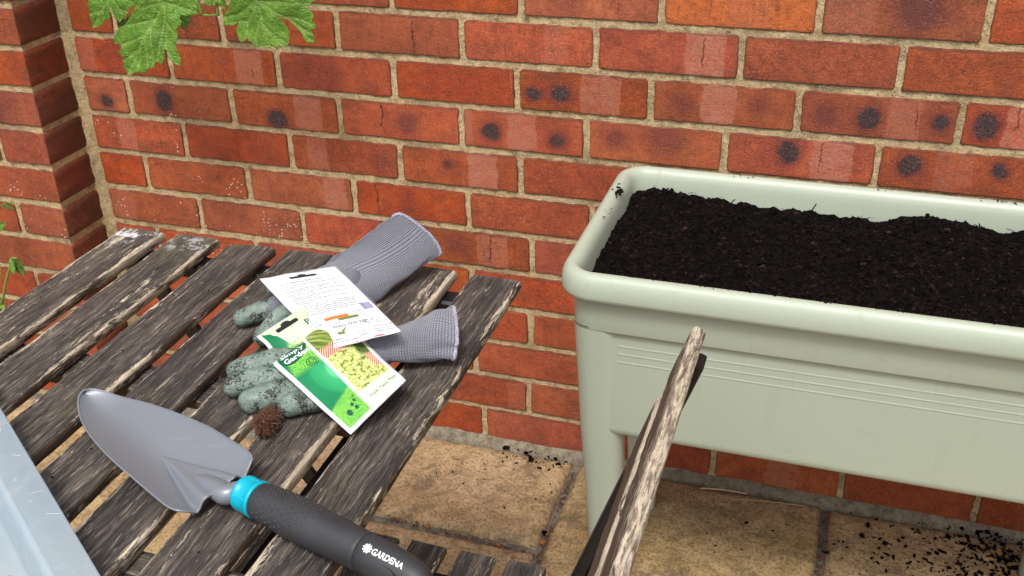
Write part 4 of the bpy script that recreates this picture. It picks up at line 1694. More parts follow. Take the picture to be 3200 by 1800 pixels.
def mat_palegreen():
    t = NT('pale_green_print')
    u = t.uv()
    x, y, z = t.xyz(u)
    c = t.mix(t.ss(y, .0, .06), srgb(206, 226, 186), srgb(214, 232, 200))
    return t.done(c, .4)


def mat_green():
    t = NT('green_leaf_print')
    u = t.uv()
    x, y, z = t.xyz(u)
    # concentric arcs of lighter green round a centre right of the strip
    dx = t.m('SUBTRACT', x, .046); dy = t.m('SUBTRACT', y, .112)
    d = t.m('SQRT', t.m('ADD', t.m('MULTIPLY', dx, dx), t.m('MULTIPLY', dy, dy)))
    c = t.ramp(t.m('MULTIPLY', d, 20), [(0, srgb(122, 206, 150)), (.32, srgb(92, 190, 130)), (.36, srgb(50, 168, 108)), (.62, srgb(34, 150, 92)), (.66, srgb(22, 132, 84)), (1, srgb(14, 120, 76))])
    # wood-cut leaf lines in the upper part and the lower corner
    w = t.new('ShaderNodeTexWave', wave_type='RINGS', rings_direction='SPHERICAL')
    t.put(w.inputs['Vector'], t.vm('SUBTRACT', u, (.030, .064, 0)))
    w.inputs['Scale'].default_value = 190; w.inputs['Distortion'].default_value = 5.0; w.inputs['Detail'].default_value = 1.0
    w.inputs['Detail Scale'].default_value = 4.0
    lines = t.ss(w.outputs[1], .35, .6)
    reg = t.m('MULTIPLY', t.ss(y, .098, .090), t.ss(t.m('ADD', x, t.m('MULTIPLY', y, .25)), .026, .030))
    reg2 = t.ss(t.m('ADD', y, t.m('MULTIPLY', x, .35)), .146, .150)
    reg = t.m('MAXIMUM', reg, reg2)
    lc = t.mix(lines, srgb(28, 146, 62), srgb(150, 214, 84))
    c = t.mix(reg, c, lc)
    return t.done(c, .38)


def mat_peas():
    t = NT('pea_photo_print')
    u = t.uv()
    x, y, z = t.xyz(u)
    # peas: round cells
    n = t.new('ShaderNodeTexVoronoi')
    t.put(n.inputs['Vector'], u); n.inputs['Scale'].default_value = 270; n.inputs['Randomness'].default_value = .7
    f = t.m('MULTIPLY', n.outputs[0], 1.0)
    rc = t.xyz(n.outputs[1])[0]
    pea_c = t.mix(rc, srgb(196, 208, 112), srgb(226, 230, 160))
    c = t.mix(t.ss(f, .12, .62), t.mix(.5, pea_c, srgb(236, 240, 176)), t.mix(.35, pea_c, srgb(120, 140, 50)))
    c = t.mix(t.ss(f, .60, .78), c, srgb(112, 122, 52))
    # woven red stripes behind
    st = t.m('SINE', t.m('MULTIPLY', t.m('ADD', x, t.m('MULTIPLY', y, .6)), 2600))
    red = t.mix(t.ss(st, -.1, .3), srgb(206, 60, 40), srgb(236, 214, 196))
    nz = t.noise(u, 70, 3, .6)
    yy = t.m('ADD', y, t.m('MULTIPLY', t.m('SUBTRACT', nz, .5), .014))
    xx_ = t.m('ADD', x, t.m('MULTIPLY', t.m('SUBTRACT', nz, .5), .010))
    c = t.mix(t.m('MAXIMUM', t.ss(yy, .098, .094), t.m('MULTIPLY', t.ss(xx_, .070, .073), t.ss(yy, .140, .134))), c, red)
    # pods: long green streaks near the top
    pod = t.noise(t.comb(t.m('MULTIPLY', t.m('ADD', x, t.m('MULTIPLY', y, -1.1)), 60), t.m('MULTIPLY', t.m('ADD', y, x), 9), 0), 2.2, 2, .5)
    podc = t.ramp(pod, [(.32, srgb(64, 72, 48)), (.45, srgb(110, 132, 58)), (.55, srgb(150, 172, 78)), (.62, srgb(186, 196, 132)), (.70, srgb(92, 112, 52))])
    c = t.mix(t.ss(yy, .085, .079), c, podc)
    leaf = t.ramp(t.noise(u, 110, 3, .6), [(.35, srgb(48, 64, 36)), (.6, srgb(96, 122, 60)), (.75, srgb(140, 160, 92))])
    c = t.mix(t.m('MULTIPLY', t.ss(xx_, .066, .070), t.ss(yy, .118, .112)), c, leaf)
    return t.done(c, .36)


M_PALE, M_GREEN, M_PEAS = mat_palegreen(), mat_green(), mat_peas()
M_DKGREEN = plain('dark_green_print', srgb(12, 84, 62), .4)
M_TEXTG = plain('green_grey_ink', srgb(62, 96, 76), .45)
M_LIME = plain('lime_print', srgb(150, 214, 96), .4)


def rect_part(name, sh, u0, v0, u1, v1, off, mat, parent):
    v, f, uv = sh.rect(u0, v0, u1, v1, off, .0035)
    return packet_part(name, sh, [(v, f)], mat, parent, uv)


rect_part('pale_header', pea, .0035, .003, PW-.0035, .173, O1, M_PALE, pk)
rect_part('green_strip', pea, .0040, .0035, .0338, .1715, O2, M_GREEN, pk)
# the header sweeps over the top of the strip
packet_part('header_sweep', pea, [pea.poly([(.0045, .0034), (.012, .0034), (.036, .0034), (.0365, .046), (.030, .0445), (.024, .038), (.018, .026), (.0125, .016)], O3)], M_PALE, pk)
packet_part('white_divider', pea, [pea.poly([(.0335, .046), (.0375, .046), (.0380, .10), (.0375, .1720), (.0338, .1720), (.0340, .10)], O3)], M_PAPER, pk)
rect_part('pea_photo', pea, .0375, .046, .0785, .1500, O2, M_PEAS, pk)
packet_part('hang_slot', pea, [pea.poly(rounded(.018, .0110, .0460, .0180, .0024), O4), pea.poly([(.0318+.0058*cos(t), .0112+.0055*sin(t)) for t in [2*pi*k/14 for k in range(14)]], O5)], M_SLOT, pk)
packet_part('title_lettering', pea, [put_text(pea, 'Pea', .049, .0305, .0135, O4, bold=.0002)], M_TEXTG, pk)
packet_part('variety_lettering', pea, [put_text(pea, 'Meteor', .0505, .0395, .0072, O4)], M_TEXTG, pk)
packet_part('slogan_lettering', pea, [put_text(pea, 'Fresh Tasty Peas', .0425, .1635, .0058, O4, width=.036)], M_TEXTG, pk)
packet_part('logo_oval', pea, [pea.poly([(.0195+.0150*cos(t)-.0005*sin(t), .0680+.0118*sin(t)-.004*cos(t)) for t in [2*pi*k/28 for k in range(28)]], O3)], M_DKGREEN, pk)
packet_part('logo_lettering', pea, [put_text(pea, 'Simply', .0068, .0685, .0088, O4, width=.0245, bold=.00022), put_text(pea, 'Garden', .0072, .0770, .0088, O4, width=.0255, bold=.00022)], M_WHITE, pk)
lf = [(.0080+.0055*(k/10), .0605-.0045*sin(pi*k/10)) for k in range(11)] + [(.0135-.0055*(k/10), .0605+.0012*sin(pi*k/10)) for k in range(1, 10)]
packet_part('logo_leaf', pea, [pea.poly(lf, O4)], M_WHITE, pk)
# curled tendril
sw = []
for k in range(40):
    th = k/39*2.0*2*pi
    r0 = .0064*(1-k/39*.72)
    sw.append((.0265+r0*cos(th+.6), .0895+r0*sin(th+.6)))
b = MB()
for wgt in (1,):
    for k in range(39):
        p0, p1 = sw[k], sw[k+1]
        dx, dy = p1[0]-p0[0], p1[1]-p0[1]
        l = sqrt(dx*dx+dy*dy); nx, ny = -dy/l*.00048, dx/l*.00048
        b.add([pea.P(p0[0]+nx, p0[1]+ny, O4), pea.P(p1[0]+nx, p1[1]+ny, O4), pea.P(p1[0]-nx, p1[1]-ny, O4), pea.P(p0[0]-nx, p0[1]-ny, O4)], [(0, 1, 2, 3)])
b.build('tendril_print', M_DKGREEN, pk)
packet_part('seed_dots', pea, [pea.poly([(cx+rr*cos(t), cy+rr*1.3*sin(t)) for t in [2*pi*k/12 for k in range(12)]], O4) for cx, cy, rr in ((.0230, .1555, .0017), (.0275, .1530, .0015), (.0155, .1600, .0028), (.0245, .1610, .0019), (.0300, .1480, .0010))], M_DKGREEN, pk)

# ---- carrot packet, back side up
def bulge_car(a, b):
    return .0035*sin(pi*min(1, max(0, b)))*sin(pi*min(1, max(0, a))) + .0022*sin(b*4.2+.6)*(a-.5) + .0010*noise.noise((a*4, b*7, 9))


car = Sheet((.7090, -.7175, .7410), (.7945, -.6925, .7555), (.9245, -.8065, .7590), (.8525, -.8315, .7375), .088, .178, bulge_car)
ck = empty('seed_packet', (.82, -.76, .74), 'white back of a carrot seed packet covered in small print', 'seed packet', 'seed packets on the gloves')
paper_body(car, ck, M_PAPER)
packet_part('hang_slot', car, [car.poly(rounded(.030, .0118, .0610, .0172, .0022), O2), car.poly([(.0455+.0050*cos(t), .0120+.0042*sin(t)) for t in [2*pi*k/14 for k in range(14)]], O3)], M_SLOT, ck)
packet_part('title_lettering', car, [put_text(car, 'Carrot Chantenay Red Cored', .0120, .0285, .0060, O2, width=.050)], M_INK, ck)
para = [('This main crop variety produces smaller, stump rooted, incredibly', .064), ('vibrant orange carrots.', .024), ('', 0), ('Smooth skin and deep orange colour, which develops at an early', .062), ('stage. Best pulled when 10-15cm in length.', .044), ('', 0),
        ('Another all-season crop offering various sales options - bunching,', .066), ('prepack, loose and processing.', .030), ('', 0), ('Long shelf life and good storage/handling abilities make carrots a', .066), ('good choice for the grower.', .028), ('', 0),
        ('Germinates between 8 and 30C. Spacing 2.5-7.5cm within, 60-', .062), ('75cm between rows.', .020), ('', 0), ('Sow thinly where they are to crop, 1.5cm (1/2) deep, directly into', .064), ('finely-prepared, light soil, which has already been watered. Allow', .065),
        ('30cm (1) between rows. Seedlings usually appear in 14-21 days.', .062), ('Thin by harvesting young carrots evenly, allowing remainder to', .064), ('grow on. Water well until plants are established. Harvest: June', .064), ('November. Can be stored in sand over winter.', .046)]
v = .0355
lines_ = []
for s, w in para:
    if not s: v += .0018; continue
    lines_.append(put_text(car, s, .0118, v, .0042, O2, width=w))
    v += .0044
packet_part('small_print', car, lines_, M_INK, ck)
# sowing calendar
b1, b2, b3 = [], [], []
U0, V0, CW, CH = .0150, .1225, .0046, .0052
for i in range(12):
    for j in range(2):
        u0, v0 = U0+i*CW, V0+j*CH
        fill = b1 if (j == 0 and 2 <= i < 8) else (b2 if (j == 1 and 5 <= i < 10) else None)
        if fill is not None: fill.append(car.poly([(u0, v0), (u0+CW, v0), (u0+CW, v0+CH), (u0, v0+CH)], O2))
for i in range(13):
    u0 = U0+i*CW; b3.append(car.poly([(u0-.00016, V0), (u0+.00016, V0), (u0+.00016, V0+2*CH), (u0-.00016, V0+2*CH)], O3))
for j in range(3):
    v0 = V0+j*CH; b3.append(car.poly([(U0, v0-.00016), (U0+12*CW, v0-.00016), (U0+12*CW, v0+.00016), (U0, v0+.00016)], O3))
packet_part('calendar_sow', car, b1, M_ORANGE, ck)
packet_part('calendar_harvest', car, b2, M_OLIVE, ck)
packet_part('calendar_grid', car, b3, M_INK, ck)
packet_part('calendar_lettering', car, [put_text(car, 'Sow', .0080, .1265, .0036, O2), put_text(car, 'Harvest', .0066, .1318, .0036, O2), put_text(car, 'J F M A M J J A S O N D', .0160, .1212, .0034, O2, width=.052), put_text(car, 'Sow Outdoors    Harvest', .0210, .1372, .0036, O2)], M_INK, ck)
bars = []
u = .0730
rb = random.Random(3)
while u < .0845:
    w = rb.choice((.0003, .0005, .0008))
    bars.append(car.poly([(u, .1045), (u+w, .1045), (u+w, .1190), (u, .1190)], O2)); u += w + rb.choice((.0003, .0005))
packet_part('barcode', car, bars, M_INKV, ck)
packet_part('script_lettering', car, [put_text(car, 'Pretty Wild Veg', .0250, .1455, .0088, O2, width=.040, shear=.35)], M_INKD, ck)
packet_part('footer_lettering', car, [put_text(car, 'Best Before', .0075, .1670, .0044, O2), put_text(car, 'Approximate Seeds', .0078, .1720, .0044, O2), put_text(car, '10/30', .0430, .1640, .0050, O2, spacing=1.15), put_text(car, '1800', .0435, .1695, .0050, O2, spacing=1.15),
            put_text(car, 'Date Packed', .0650, .1590, .0042, O2), put_text(car, 'Seed Count', .0650, .1640, .0042, O2), put_text(car, 'Batch Code', .0650, .1690, .0042, O2)], M_INK, ck)
# watering can, cloche and seedling sketches
can = [(.0250, .1530), (.0320, .1530), (.0320, .1505), (.0380, .1475), (.0386, .1487), (.0335, .1530), (.0330, .1580), (.0245, .1580)]
packet_part('watering_can_print', car, [car.poly(can, O2), car.poly([(.0100, .1560), (.0125, .1545), (.0130, .1575), (.0105, .1585)], O2)], M_OLIVE, ck)


def stroke(sh, pts, w, off):
    out = []
    for p0, p1 in zip(pts, pts[1:]):
        dx, dy = p1[0]-p0[0], p1[1]-p0[1]
        l = sqrt(dx*dx+dy*dy); nx, ny = -dy/l*w, dx/l*w
        out.append(([sh.P(p0[0]+nx, p0[1]+ny, off), sh.P(p1[0]+nx, p1[1]+ny, off), sh.P(p1[0]-nx, p1[1]-ny, off), sh.P(p0[0]-nx, p0[1]-ny, off)], [(0, 1, 2, 3)]))
    return out


hs_ = stroke(car, [(.0700, .1500), (.0700, .1425), (.0755, .1365), (.0830, .1420), (.0835, .1500), (.0700, .1500)], .0002, O2) + stroke(car, [(.0700, .1425), (.0830, .1420)], .0002, O2) + stroke(car, [(.0745, .1500), (.0745, .1450), (.0785, .1450), (.0785, .1500)], .0002, O2)
packet_part('cloche_sketch', car, hs_, M_INKD, ck)
packet_part('leaf_prints', car, [car.poly([(cx+.0018*cos(t)*cos(.6)-.0008*sin(t)*sin(.6), cy+.0018*cos(t)*sin(.6)+.0008*sin(t)*cos(.6)) for t in [2*pi*k/10 for k in range(10)]], O2) for cx, cy in ((.0625, .1400), (.0655, .1415), (.0630, .1450), (.0660, .1470), (.0640, .1510))], M_OLIVE, ck)
packet_part('edge_print', car, [car.poly([(.0560, .1778), (.0590, .1758), (.0640, .1752), (.0680, .1760), (.0690, .1778)], O2), car.poly([(.0320, .1779), (.0360, .1768), (.0400, .1779)], O2)], M_RED, ck)

# ------------------------------------------------------------------ dried seed head
def mat_husk():
    t = NT('dry_brown_husk')
    p = t.pos()
    n = t.noise(p, 500, 3, .6)
    c = t.ramp(n, [(.3, srgb(64, 40, 30)), (.55, srgb(104, 68, 50)), (.75, srgb(136, 92, 68))])
    return t.done(c, .85)


M_HUSK = mat_husk()
pod = empty('dried_seed_head', (.8340, -.9275, TZ), 'small brown bristly dried seed head beside the glove fingertips', 'seed head')
pc = Vector((.8340, -.9275, TZ+.0110))
b = MB()
vs, fs = [], []
for i in range(11):
    for j in range(16):
        ph, th = pi*i/10, 2*pi*j/16
        k = .85 + .2*noise.noise((cos(th)*2, sin(th)*2, ph))
        vs.append(pc + Vector((sin(ph)*cos(th)*.0085*k, sin(ph)*sin(th)*.0150*k, cos(ph)*.0090*k)))
for i in range(10):
    for j in range(16):
        fs.append((i*16+j, (i+1)*16+j, (i+1)*16+(j+1) % 16, i*16+(j+1) % 16))
b.add(vs, fs)
b.build('core', M_HUSK, pod)
b = MB()
rp = random.Random(4)
for i in range(620):
    ph, th = math.acos(rp.uniform(-1, 1)), rp.uniform(0, 2*pi)
    d = Vector((sin(ph)*cos(th), sin(ph)*sin(th), cos(ph)))
    a = pc + Vector((d.x*.0078, d.y*.0142, d.z*.0085))*rp.uniform(.85, 1.08)
    L = rp.uniform(.0025, .0065)*(1.25 if d.y > .6 else 1)
    d2 = (d + Vector((rp.uniform(-.55, .55), rp.uniform(-.55, .55), rp.uniform(-.3, .5)))).normalized()
    e = a + d*L*.55; e2 = e + d2*L*.55
    if e2.z < TZ+.001: e2.z = TZ+.001
    b.tube([a, e, e2], [.00055, .00045, .00018], 4)
o = b.build('bristles', M_HUSK, pod, False)
o['kind'] = 'stuff'

# ------------------------------------------------------------------ clear plastic lid
def mat_clear():
    t = NT('milky_clear_plastic')
    p = t.pos()
    n = t.noise(p, 26, 4, .6)
    c = t.mix(n, srgb(210, 230, 245), srgb(222, 238, 249))
    scr = t.ss(t.noise(t.scale(p, (40, 9, 9)), 5, 2, .5, 1.5), .73, .76)
    c = t.mix(t.m('MULTIPLY', scr, .5), c, srgb(240, 246, 250))
    t.done(c, t.lin(n, .3, .7, .18, .34), None, Specular_IOR_Level=.6)
    tr = t.new('ShaderNodeBsdfTransparent'); tr.inputs[0].default_value = (.93, .95, .97, 1)
    tl = t.new('ShaderNodeBsdfTranslucent'); t.put(tl.inputs[0], c)
    m1 = t.new('ShaderNodeMixShader'); m1.inputs[0].default_value = .5
    t.t.links.new(t.b.outputs[0], m1.inputs[1]); t.t.links.new(tl.outputs[0], m1.inputs[2])
    m2 = t.new('ShaderNodeMixShader'); m2.inputs[0].default_value = .14
    t.t.links.new(m1.outputs[0], m2.inputs[1]); t.t.links.new(tr.outputs[0], m2.inputs[2])
    t.t.links.new(m2.outputs[0], t.out.inputs['Surface'])
    return t.mat


M_CLEAR = mat_clear()
lid = empty('storage_box_lid', (.62, -1.2, TZ), 'milky clear plastic storage box lid lying upturned on the table corner', 'lid')
la = math.atan2(-1.1707+1.0065, .8379-.5987)
ld = Vector((cos(la), sin(la), 0)); lnv = Vector((-sin(la), cos(la), 0))
A0 = Vector((.5987, -1.0065, TZ))
# lid lies on the near side of its edge line; local u along ld, w away from the far edge
LU0, LU1, LW = -.16, .40, .36
prof = [(.0010, .012), (0, .030), (.0006, .0345), (.002, .0358), (.0260, .0362), (.0280, .0378), (.0305, .0384), (.0325, .0370), (.0345, .0330), (.0400, .0060), (.0420, .0035), (.0460, .0028), (.0500, .0026), (.080, .0026), (.140, .0026)]
rect = (LU0, LU1, -LW, 0)
vs, fs = ring_sweep(rect, .022, prof, True, 8)
vs = [A0 + ld*x + lnv*y + Vector((0, 0, z)) for x, y, z in vs]
lo = mesh_obj('tray', vs, [tuple(reversed(f)) for f in fs], M_CLEAR, lid)
tv, tf = text_mesh('oho.com', .0105)
b = MB()
b.add([A0 + ld*(.0415-x) + lnv*(-.0100-y) + Vector((0, 0, .0364)) for x, y in tv], tf)
b.build('embossed_lettering', M_WHITE, lid)
for pl in lo.data.polygons:
    if len(pl.vertices) > 4: pl.use_smooth = False
b = MB()
for (u, w, L, a) in ((.150, -.014, .010, 1.2), (.120, -.020, .005, .2), (.124, -.023, .004, 1.5), (.185, -.012, .012, .9), (.085, -.012, .008, .7), (.16, -.02, .004, 1.4)):
    d = ld*cos(a) + lnv*sin(a); c = A0 + ld*u + lnv*w + Vector((0, 0, .0364)); nn = Vector((-d.y, d.x, 0))*.00022
    b.add([c-nn, c+d*L-nn, c+d*L+nn, c+nn], [(0, 1, 2, 3)])
b.build('scratches', M_WHITE, lid)['kind'] = 'stuff'
M_CRUMBP = plain('pale_husk_crumb', srgb(206, 170, 146), .8)
b = MB()
rs = random.Random(8)
for i in range(26):
    u, w = rs.uniform(.0, .2), -rs.uniform(.05, .12)
    s = rs.uniform(.0007, .0018)
    c = A0 + ld*u + lnv*w
    chip(b, c.x, c.y, TZ+.0036+s*.4, s, rs, .5, 1.3)
o = b.build('husk_crumbs', M_CRUMBP, None, False)
tag(o, 'pale husk crumbs scattered inside the clear plastic lid', 'crumbs', kind='stuff')
# ------------------------------------------------------------------ grape vine overhead
def mat_leaf(name, dark=0.0):
    t = NT(name)
    p = t.obj()
    vein = t.attr('vein', 'GEOMETRY', 2)
    n = t.noise(p, 35, 3, .6)
    n2 = t.noise(p, 210, 3, .6)
    c = t.ramp(n, [(.3, srgb(96, 142, 46)), (.55, srgb(122, 168, 60)), (.75, srgb(150, 190, 82))])
    c = t.mix(t.m('MULTIPLY', t.ss(n2, .5, .7), .25), c, srgb(74, 118, 36))
    c = t.mix(t.m('MULTIPLY', vein, .8), c, srgb(178, 206, 120))
    if dark: c = t.mix(dark, c, srgb(40, 66, 24))
    h = t.m('ADD', t.m('MULTIPLY', t.vor(p, 190, 'DISTANCE_TO_EDGE'), .8), t.m('MULTIPLY', n, .4))
    t.done(c, .42, t.bump(h, .9, .004), Specular_IOR_Level=.45)
    tl = t.new('ShaderNodeBsdfTranslucent'); t.put(tl.inputs[0], t.mix(.5, c, srgb(170, 200, 60)))
    m = t.new('ShaderNodeMixShader'); m.inputs[0].default_value = .38
    t.t.links.new(t.b.outputs[0], m.inputs[1]); t.t.links.new(tl.outputs[0], m.inputs[2])
    t.t.links.new(m.outputs[0], t.out.inputs['Surface'])
    return t.mat


M_LEAF = mat_leaf('vine_leaf_green')
M_LEAFD = mat_leaf('vine_leaf_deep_green', .55)
M_STEM = plain('green_vine_stem', srgb(116, 146, 62), .5)
LEAF_A = [(196.5,901.5),(177.5,880.5),(165.5,864.5),(157.5,858),(145.5,852.5),(139.5,844.5),(130.5,832.5),(131,825),(143,827),(149.5,824.5),(142.5,814.5),(148,808.5),(153,807),(148,802),(152.5,797.5),(149.5,790.5),(156,786.5),(156.5,778),(163,778),(174,783.5),(181.5,785),(188.5,784),(195,784.5),(201.5,793),(207,792.5),(213,795),(215,803.5),(220.5,803.5),(229,800.5),(233.5,804.5),(237,817.5),(237,827),(242.5,822.5),(244,813.5),(251.5,806),(258,801.5),(264.5,797.5),(264.5,811.5),(266,813),(260.5,822.5),(258,836),(262.5,842.5),(265,855),(263,861),(270.5,864.5),(274,872.5),(269.5,877),(271.5,881.5),(283,881.5),(295,882),(301.5,884),(300.5,890.5),(302,895),(299.5,901),(296.5,907),(290,918.5),(275,920.5),(265.5,926),(252,919.5),(243,910),(236.5,920),(222.5,922.5),(210.5,916),(200.5,911)]
LEAF_B = [(352.5,905),(346,896),(342,888),(329.5,877),(330,869),(328,860),(338,861.5),(348.5,862.5),(360,868),(355.5,855.5),(358.5,849.5),(359,842),(367,837),(373,841),(378,847.5),(381.5,840),(386.5,841.5),(391,834.5),(397,831.5),(403,835.5),(405.5,839.5),(409.5,834.5),(416.5,830.5),(423,837),(428.5,835.5),(433,831.5),(437.5,838),(444,836.5),(452.5,838),(456,851),(456,861.5),(452,869),(442,880),(443.5,882),(455,878),(465.5,869.5),(477.5,860),(484,847),(490.5,843.5),(498,844),(497,855),(493,865.5),(501.5,866.5),(500.5,873.5),(495,879),(499,886.5),(495,895),(483,900.5),(494.5,901.5),(495,907),(506.5,911.5),(504.5,916),(489,921),(477,919),(457,928),(437.5,931.5),(417,926),(403.5,915),(394.5,922),(372.5,922.5),(361,914.5)]
LEAF_C = [(63.5,885.5),(58.5,874),(61,867.5),(59,856.5),(62,850),(60.5,837),(71,839.5),(77.5,843),(85.5,848),(88,854),(95,853),(100,857),(102.5,863.5),(103,878),(105.5,879.5),(106,870),(109.5,857.5),(117,849.5),(121,854.5),(130.5,859),(133.5,867),(139,865.5),(142.5,877),(156,881),(166,890.5),(153,899.5),(143,903.5),(127,898),(109,894),(97.5,901),(82,899),(69.5,893.5)]
LEAF_D = [(281,894.5),(284,891.5),(287,887),(293.5,883.5),(299.5,887.5),(305,889.5),(309.5,885),(321,879.5),(325,890.5),(324,896.5),(317,905.5),(304,901.5),(293.5,904)]
LEAF_E = [(88,833.5),(88.5,843.5),(96,845.5),(93.5,851.5),(105.5,846),(117,854.5),(132,870),(130.5,881),(150,883.5),(142.5,865.5),(121.5,848.5),(117.5,840),(108,839.5),(101,834.5),(97,835.5)]
LEAF_F = [(227,866.5),(248.5,864.5),(245.5,858.5),(246.5,850.5),(238.5,851.5),(235.5,845),(230.5,838.5),(225.5,841.5),(222,850.5)]
VEIN_A = [[(241, 901), (244.5, 867.5), (238.5, 830), (250, 812), (263, 799)], [(241, 899), (202.5, 846.5), (160, 782)], [(202.5, 846.5), (150, 826), (133, 828)], [(202.5, 846.5), (200.5, 788)], [(222, 872), (165, 858)], [(241, 901), (270, 893), (299, 887)], [(190, 826), (152, 800)], [(190, 826), (180, 790)], [(242, 880), (225, 820), (220, 806)], [(243, 870), (262, 850)], [(241, 902), (215, 912)], [(215, 865), (212, 800)], [(240, 900), (200, 890)]]
VEIN_B = [[(402, 908), (408.5, 883), (420, 834)], [(404, 905), (443.5, 886), (475, 868), (494, 846)], [(402, 905), (380, 870), (373, 842)], [(402, 906), (360, 880), (331.5, 874)], [(412, 870), (430, 852), (451.5, 843.5)], [(408, 885), (395, 850), (397, 834)], [(450, 884), (480, 880), (497, 872)], [(406, 905), (450, 905), (490, 905)], [(462, 876), (490, 860)], [(381, 872), (345, 866)]]
VEIN_C = [[(109, 893), (80, 865), (62, 840)], [(109, 893), (125, 865), (119, 852)], [(109, 893), (150, 888)], [(88, 873), (86, 850)], [(80, 866), (62, 862)], [(121, 872), (136, 868)]]


def seg_d(p, a, b):
    ax, ay = a; bx, by = b
    dx, dy = bx-ax, by-ay
    t = max(0, min(1, ((p[0]-ax)*dx + (p[1]-ay)*dy)/(dx*dx+dy*dy)))
    return sqrt((p[0]-ax-t*dx)**2 + (p[1]-ay-t*dy)**2)


def leaf(outline, veins, Y, tilt, curl, parent, mat, seed, step=2.2, cup=.0):
    """outline in millimetres on the leaf plane"""
    # serrate: split long outline edges with a slight bow
    pts = [Vector(p) for p in outline]
    n = len(pts)
    xs_, zs_ = [p.x for p in pts], [p.y for p in pts]
    extra = []
    x = min(xs_)
    rr = random.Random(seed)
    while x < max(xs_):
        z = min(zs_)
        while z < max(zs_):
            extra.append(Vector((x+rr.uniform(-.5, .5), z+rr.uniform(-.5, .5)))); z += step
        x += step
    r = delaunay_2d_cdt(pts+extra, [], [list(range(n))], 1, 1e-5)
    cx, cz = sum(xs_)/n, max(zs_)
    vs, vn = [], []
    for p in r[0]:
        d = min([seg_d(p, a, b) for vl in veins for a, b in zip(vl, vl[1:])] or [99])
        v = exp(-(d/1.1)**2)
        vn.append(v)
        dx, dz = (p[0]-cx)/1000, (p[1]-cz)/1000
        y = Y + tilt*dz + curl*dx*dx*10 + cup*dz*dz*10
        y += .0045*noise.noise((p[0]*.028+seed, p[1]*.028, 0)) + .0020*noise.noise((p[0]*.09, p[1]*.09, seed))
        y += .0016*v - .0016*min(1, d/9)*-1*0
        # quilted blade between veins
        y -= .0013*(1-exp(-(d/4.0)**2))
        vs.append((p[0]/1000, y, p[1]/1000))
    o = mesh_obj('leaf', vs, [tuple(f) for f in r[2]], mat, None)
    # faces towards the viewer
    if sum(pl.normal.y for pl in o.data.polygons) > 0:
        o.data.flip_normals()
    at = o.data.attributes.new('vein', 'FLOAT', 'POINT')
    at.data.foreach_set('value', np.array(vn, np.float32))
    sm = o.modifiers.new('thickness', 'SOLIDIFY'); sm.thickness = .0004
    set_parent(o, parent)
    return o


vine = empty('grape_vine', (.27, -.10, .95), 'bright green grape vine leaves hanging in from above the wall', 'vine')
leaf(LEAF_A, VEIN_A, -.165, .18, .12, vine, M_LEAF, 3)
leaf(LEAF_B, VEIN_B, -.145, .12, .16, vine, M_LEAF, 5)
leaf(LEAF_C, VEIN_C, -.125, .10, -.2, vine, M_LEAF, 8)
leaf(LEAF_D, [[(308, 902), (300, 890)], [(308, 902), (320, 881)]], -.115, .1, 0, vine, M_LEAF, 9)
leaf(LEAF_E, [[(131, 881), (95, 838)]], -.10, 0, 0, vine, M_LEAFD, 12)
leaf(LEAF_F, [[(228, 866), (232, 842)]], -.11, 0, 0, vine, M_LEAFD, 14)
b = MB()
b.tube(spline([(.255, -.11, .99), (.266, -.11, .900), (.267, -.11, .885), (.2695, -.11, .866)], 4), [.0030]*13, 8)
b.tube(spline([(.2675, -.11, .8665), (.286, -.11, .8665), (.3005, -.11, .8685)], 4), [.0020]*9, 8)
b.tube(spline([(.3005, -.11, .8675), (.3015, -.11, .884), (.304, -.11, .93), (.306, -.11, .98)], 4), [.0026]*13, 8)
b.build('stem', M_STEM, vine)
for a, c, d in (((.241, -.165, .901), (.245, -.150, .93), (.256, -.112, .965)), ((.402, -.145, .907), (.40, -.14, .94), (.36, -.112, .985)), ((.1085, -.125, .893), (.12, -.12, .93), (.2, -.112, .985))):
    b = MB(); b.tube(spline([a, c, d], 6), [.0014]*13, 6)
    b.build('petiole', M_STEM, vine)

# more of the same vine above the picture: it hangs over the pier and shades that corner
rv = random.Random(31)
protos = [o for o in vine.children if o.name.split('.')[0] == 'leaf'][:3]
for k in range(26):
    src = protos[k % 3]
    o = src.copy()
    COL.objects.link(o)
    cx_, cz_ = ((.205, .86), (.42, .88), (.105, .87))[k % 3]
    tx, tz, ty = rv.uniform(-.55, .50), rv.uniform(1.14, 1.62), rv.uniform(-.42, -.03)
    Rm = Matrix.Rotation(rv.uniform(-.9, .9), 4, 'Z') @ Matrix.Rotation(rv.uniform(-.2, 1.0), 4, 'X') @ Matrix.Rotation(rv.uniform(-.8, .8), 4, 'Y')
    Mx = Matrix.Translation((tx, ty, tz)) @ Rm @ Matrix.Translation((-cx_, .145, -cz_))
    o.matrix_parent_inverse = Matrix.Translation(Vector((.27, -.10, .95))).inverted()
    o.location, o.rotation_euler = Mx.to_translation(), Mx.to_euler()
for k in range(5):
    b = MB()
    x = -.45 + .22*k
    q = spline([(x, -.03, 1.95), (x+.06, -.16, 1.55), (x+.10, -.22, 1.25), (x+.16, -.16, 1.02)], 6)
    b.tube(q, [.0035]*len(q), 6)
    b.build('stem', M_STEM, vine)

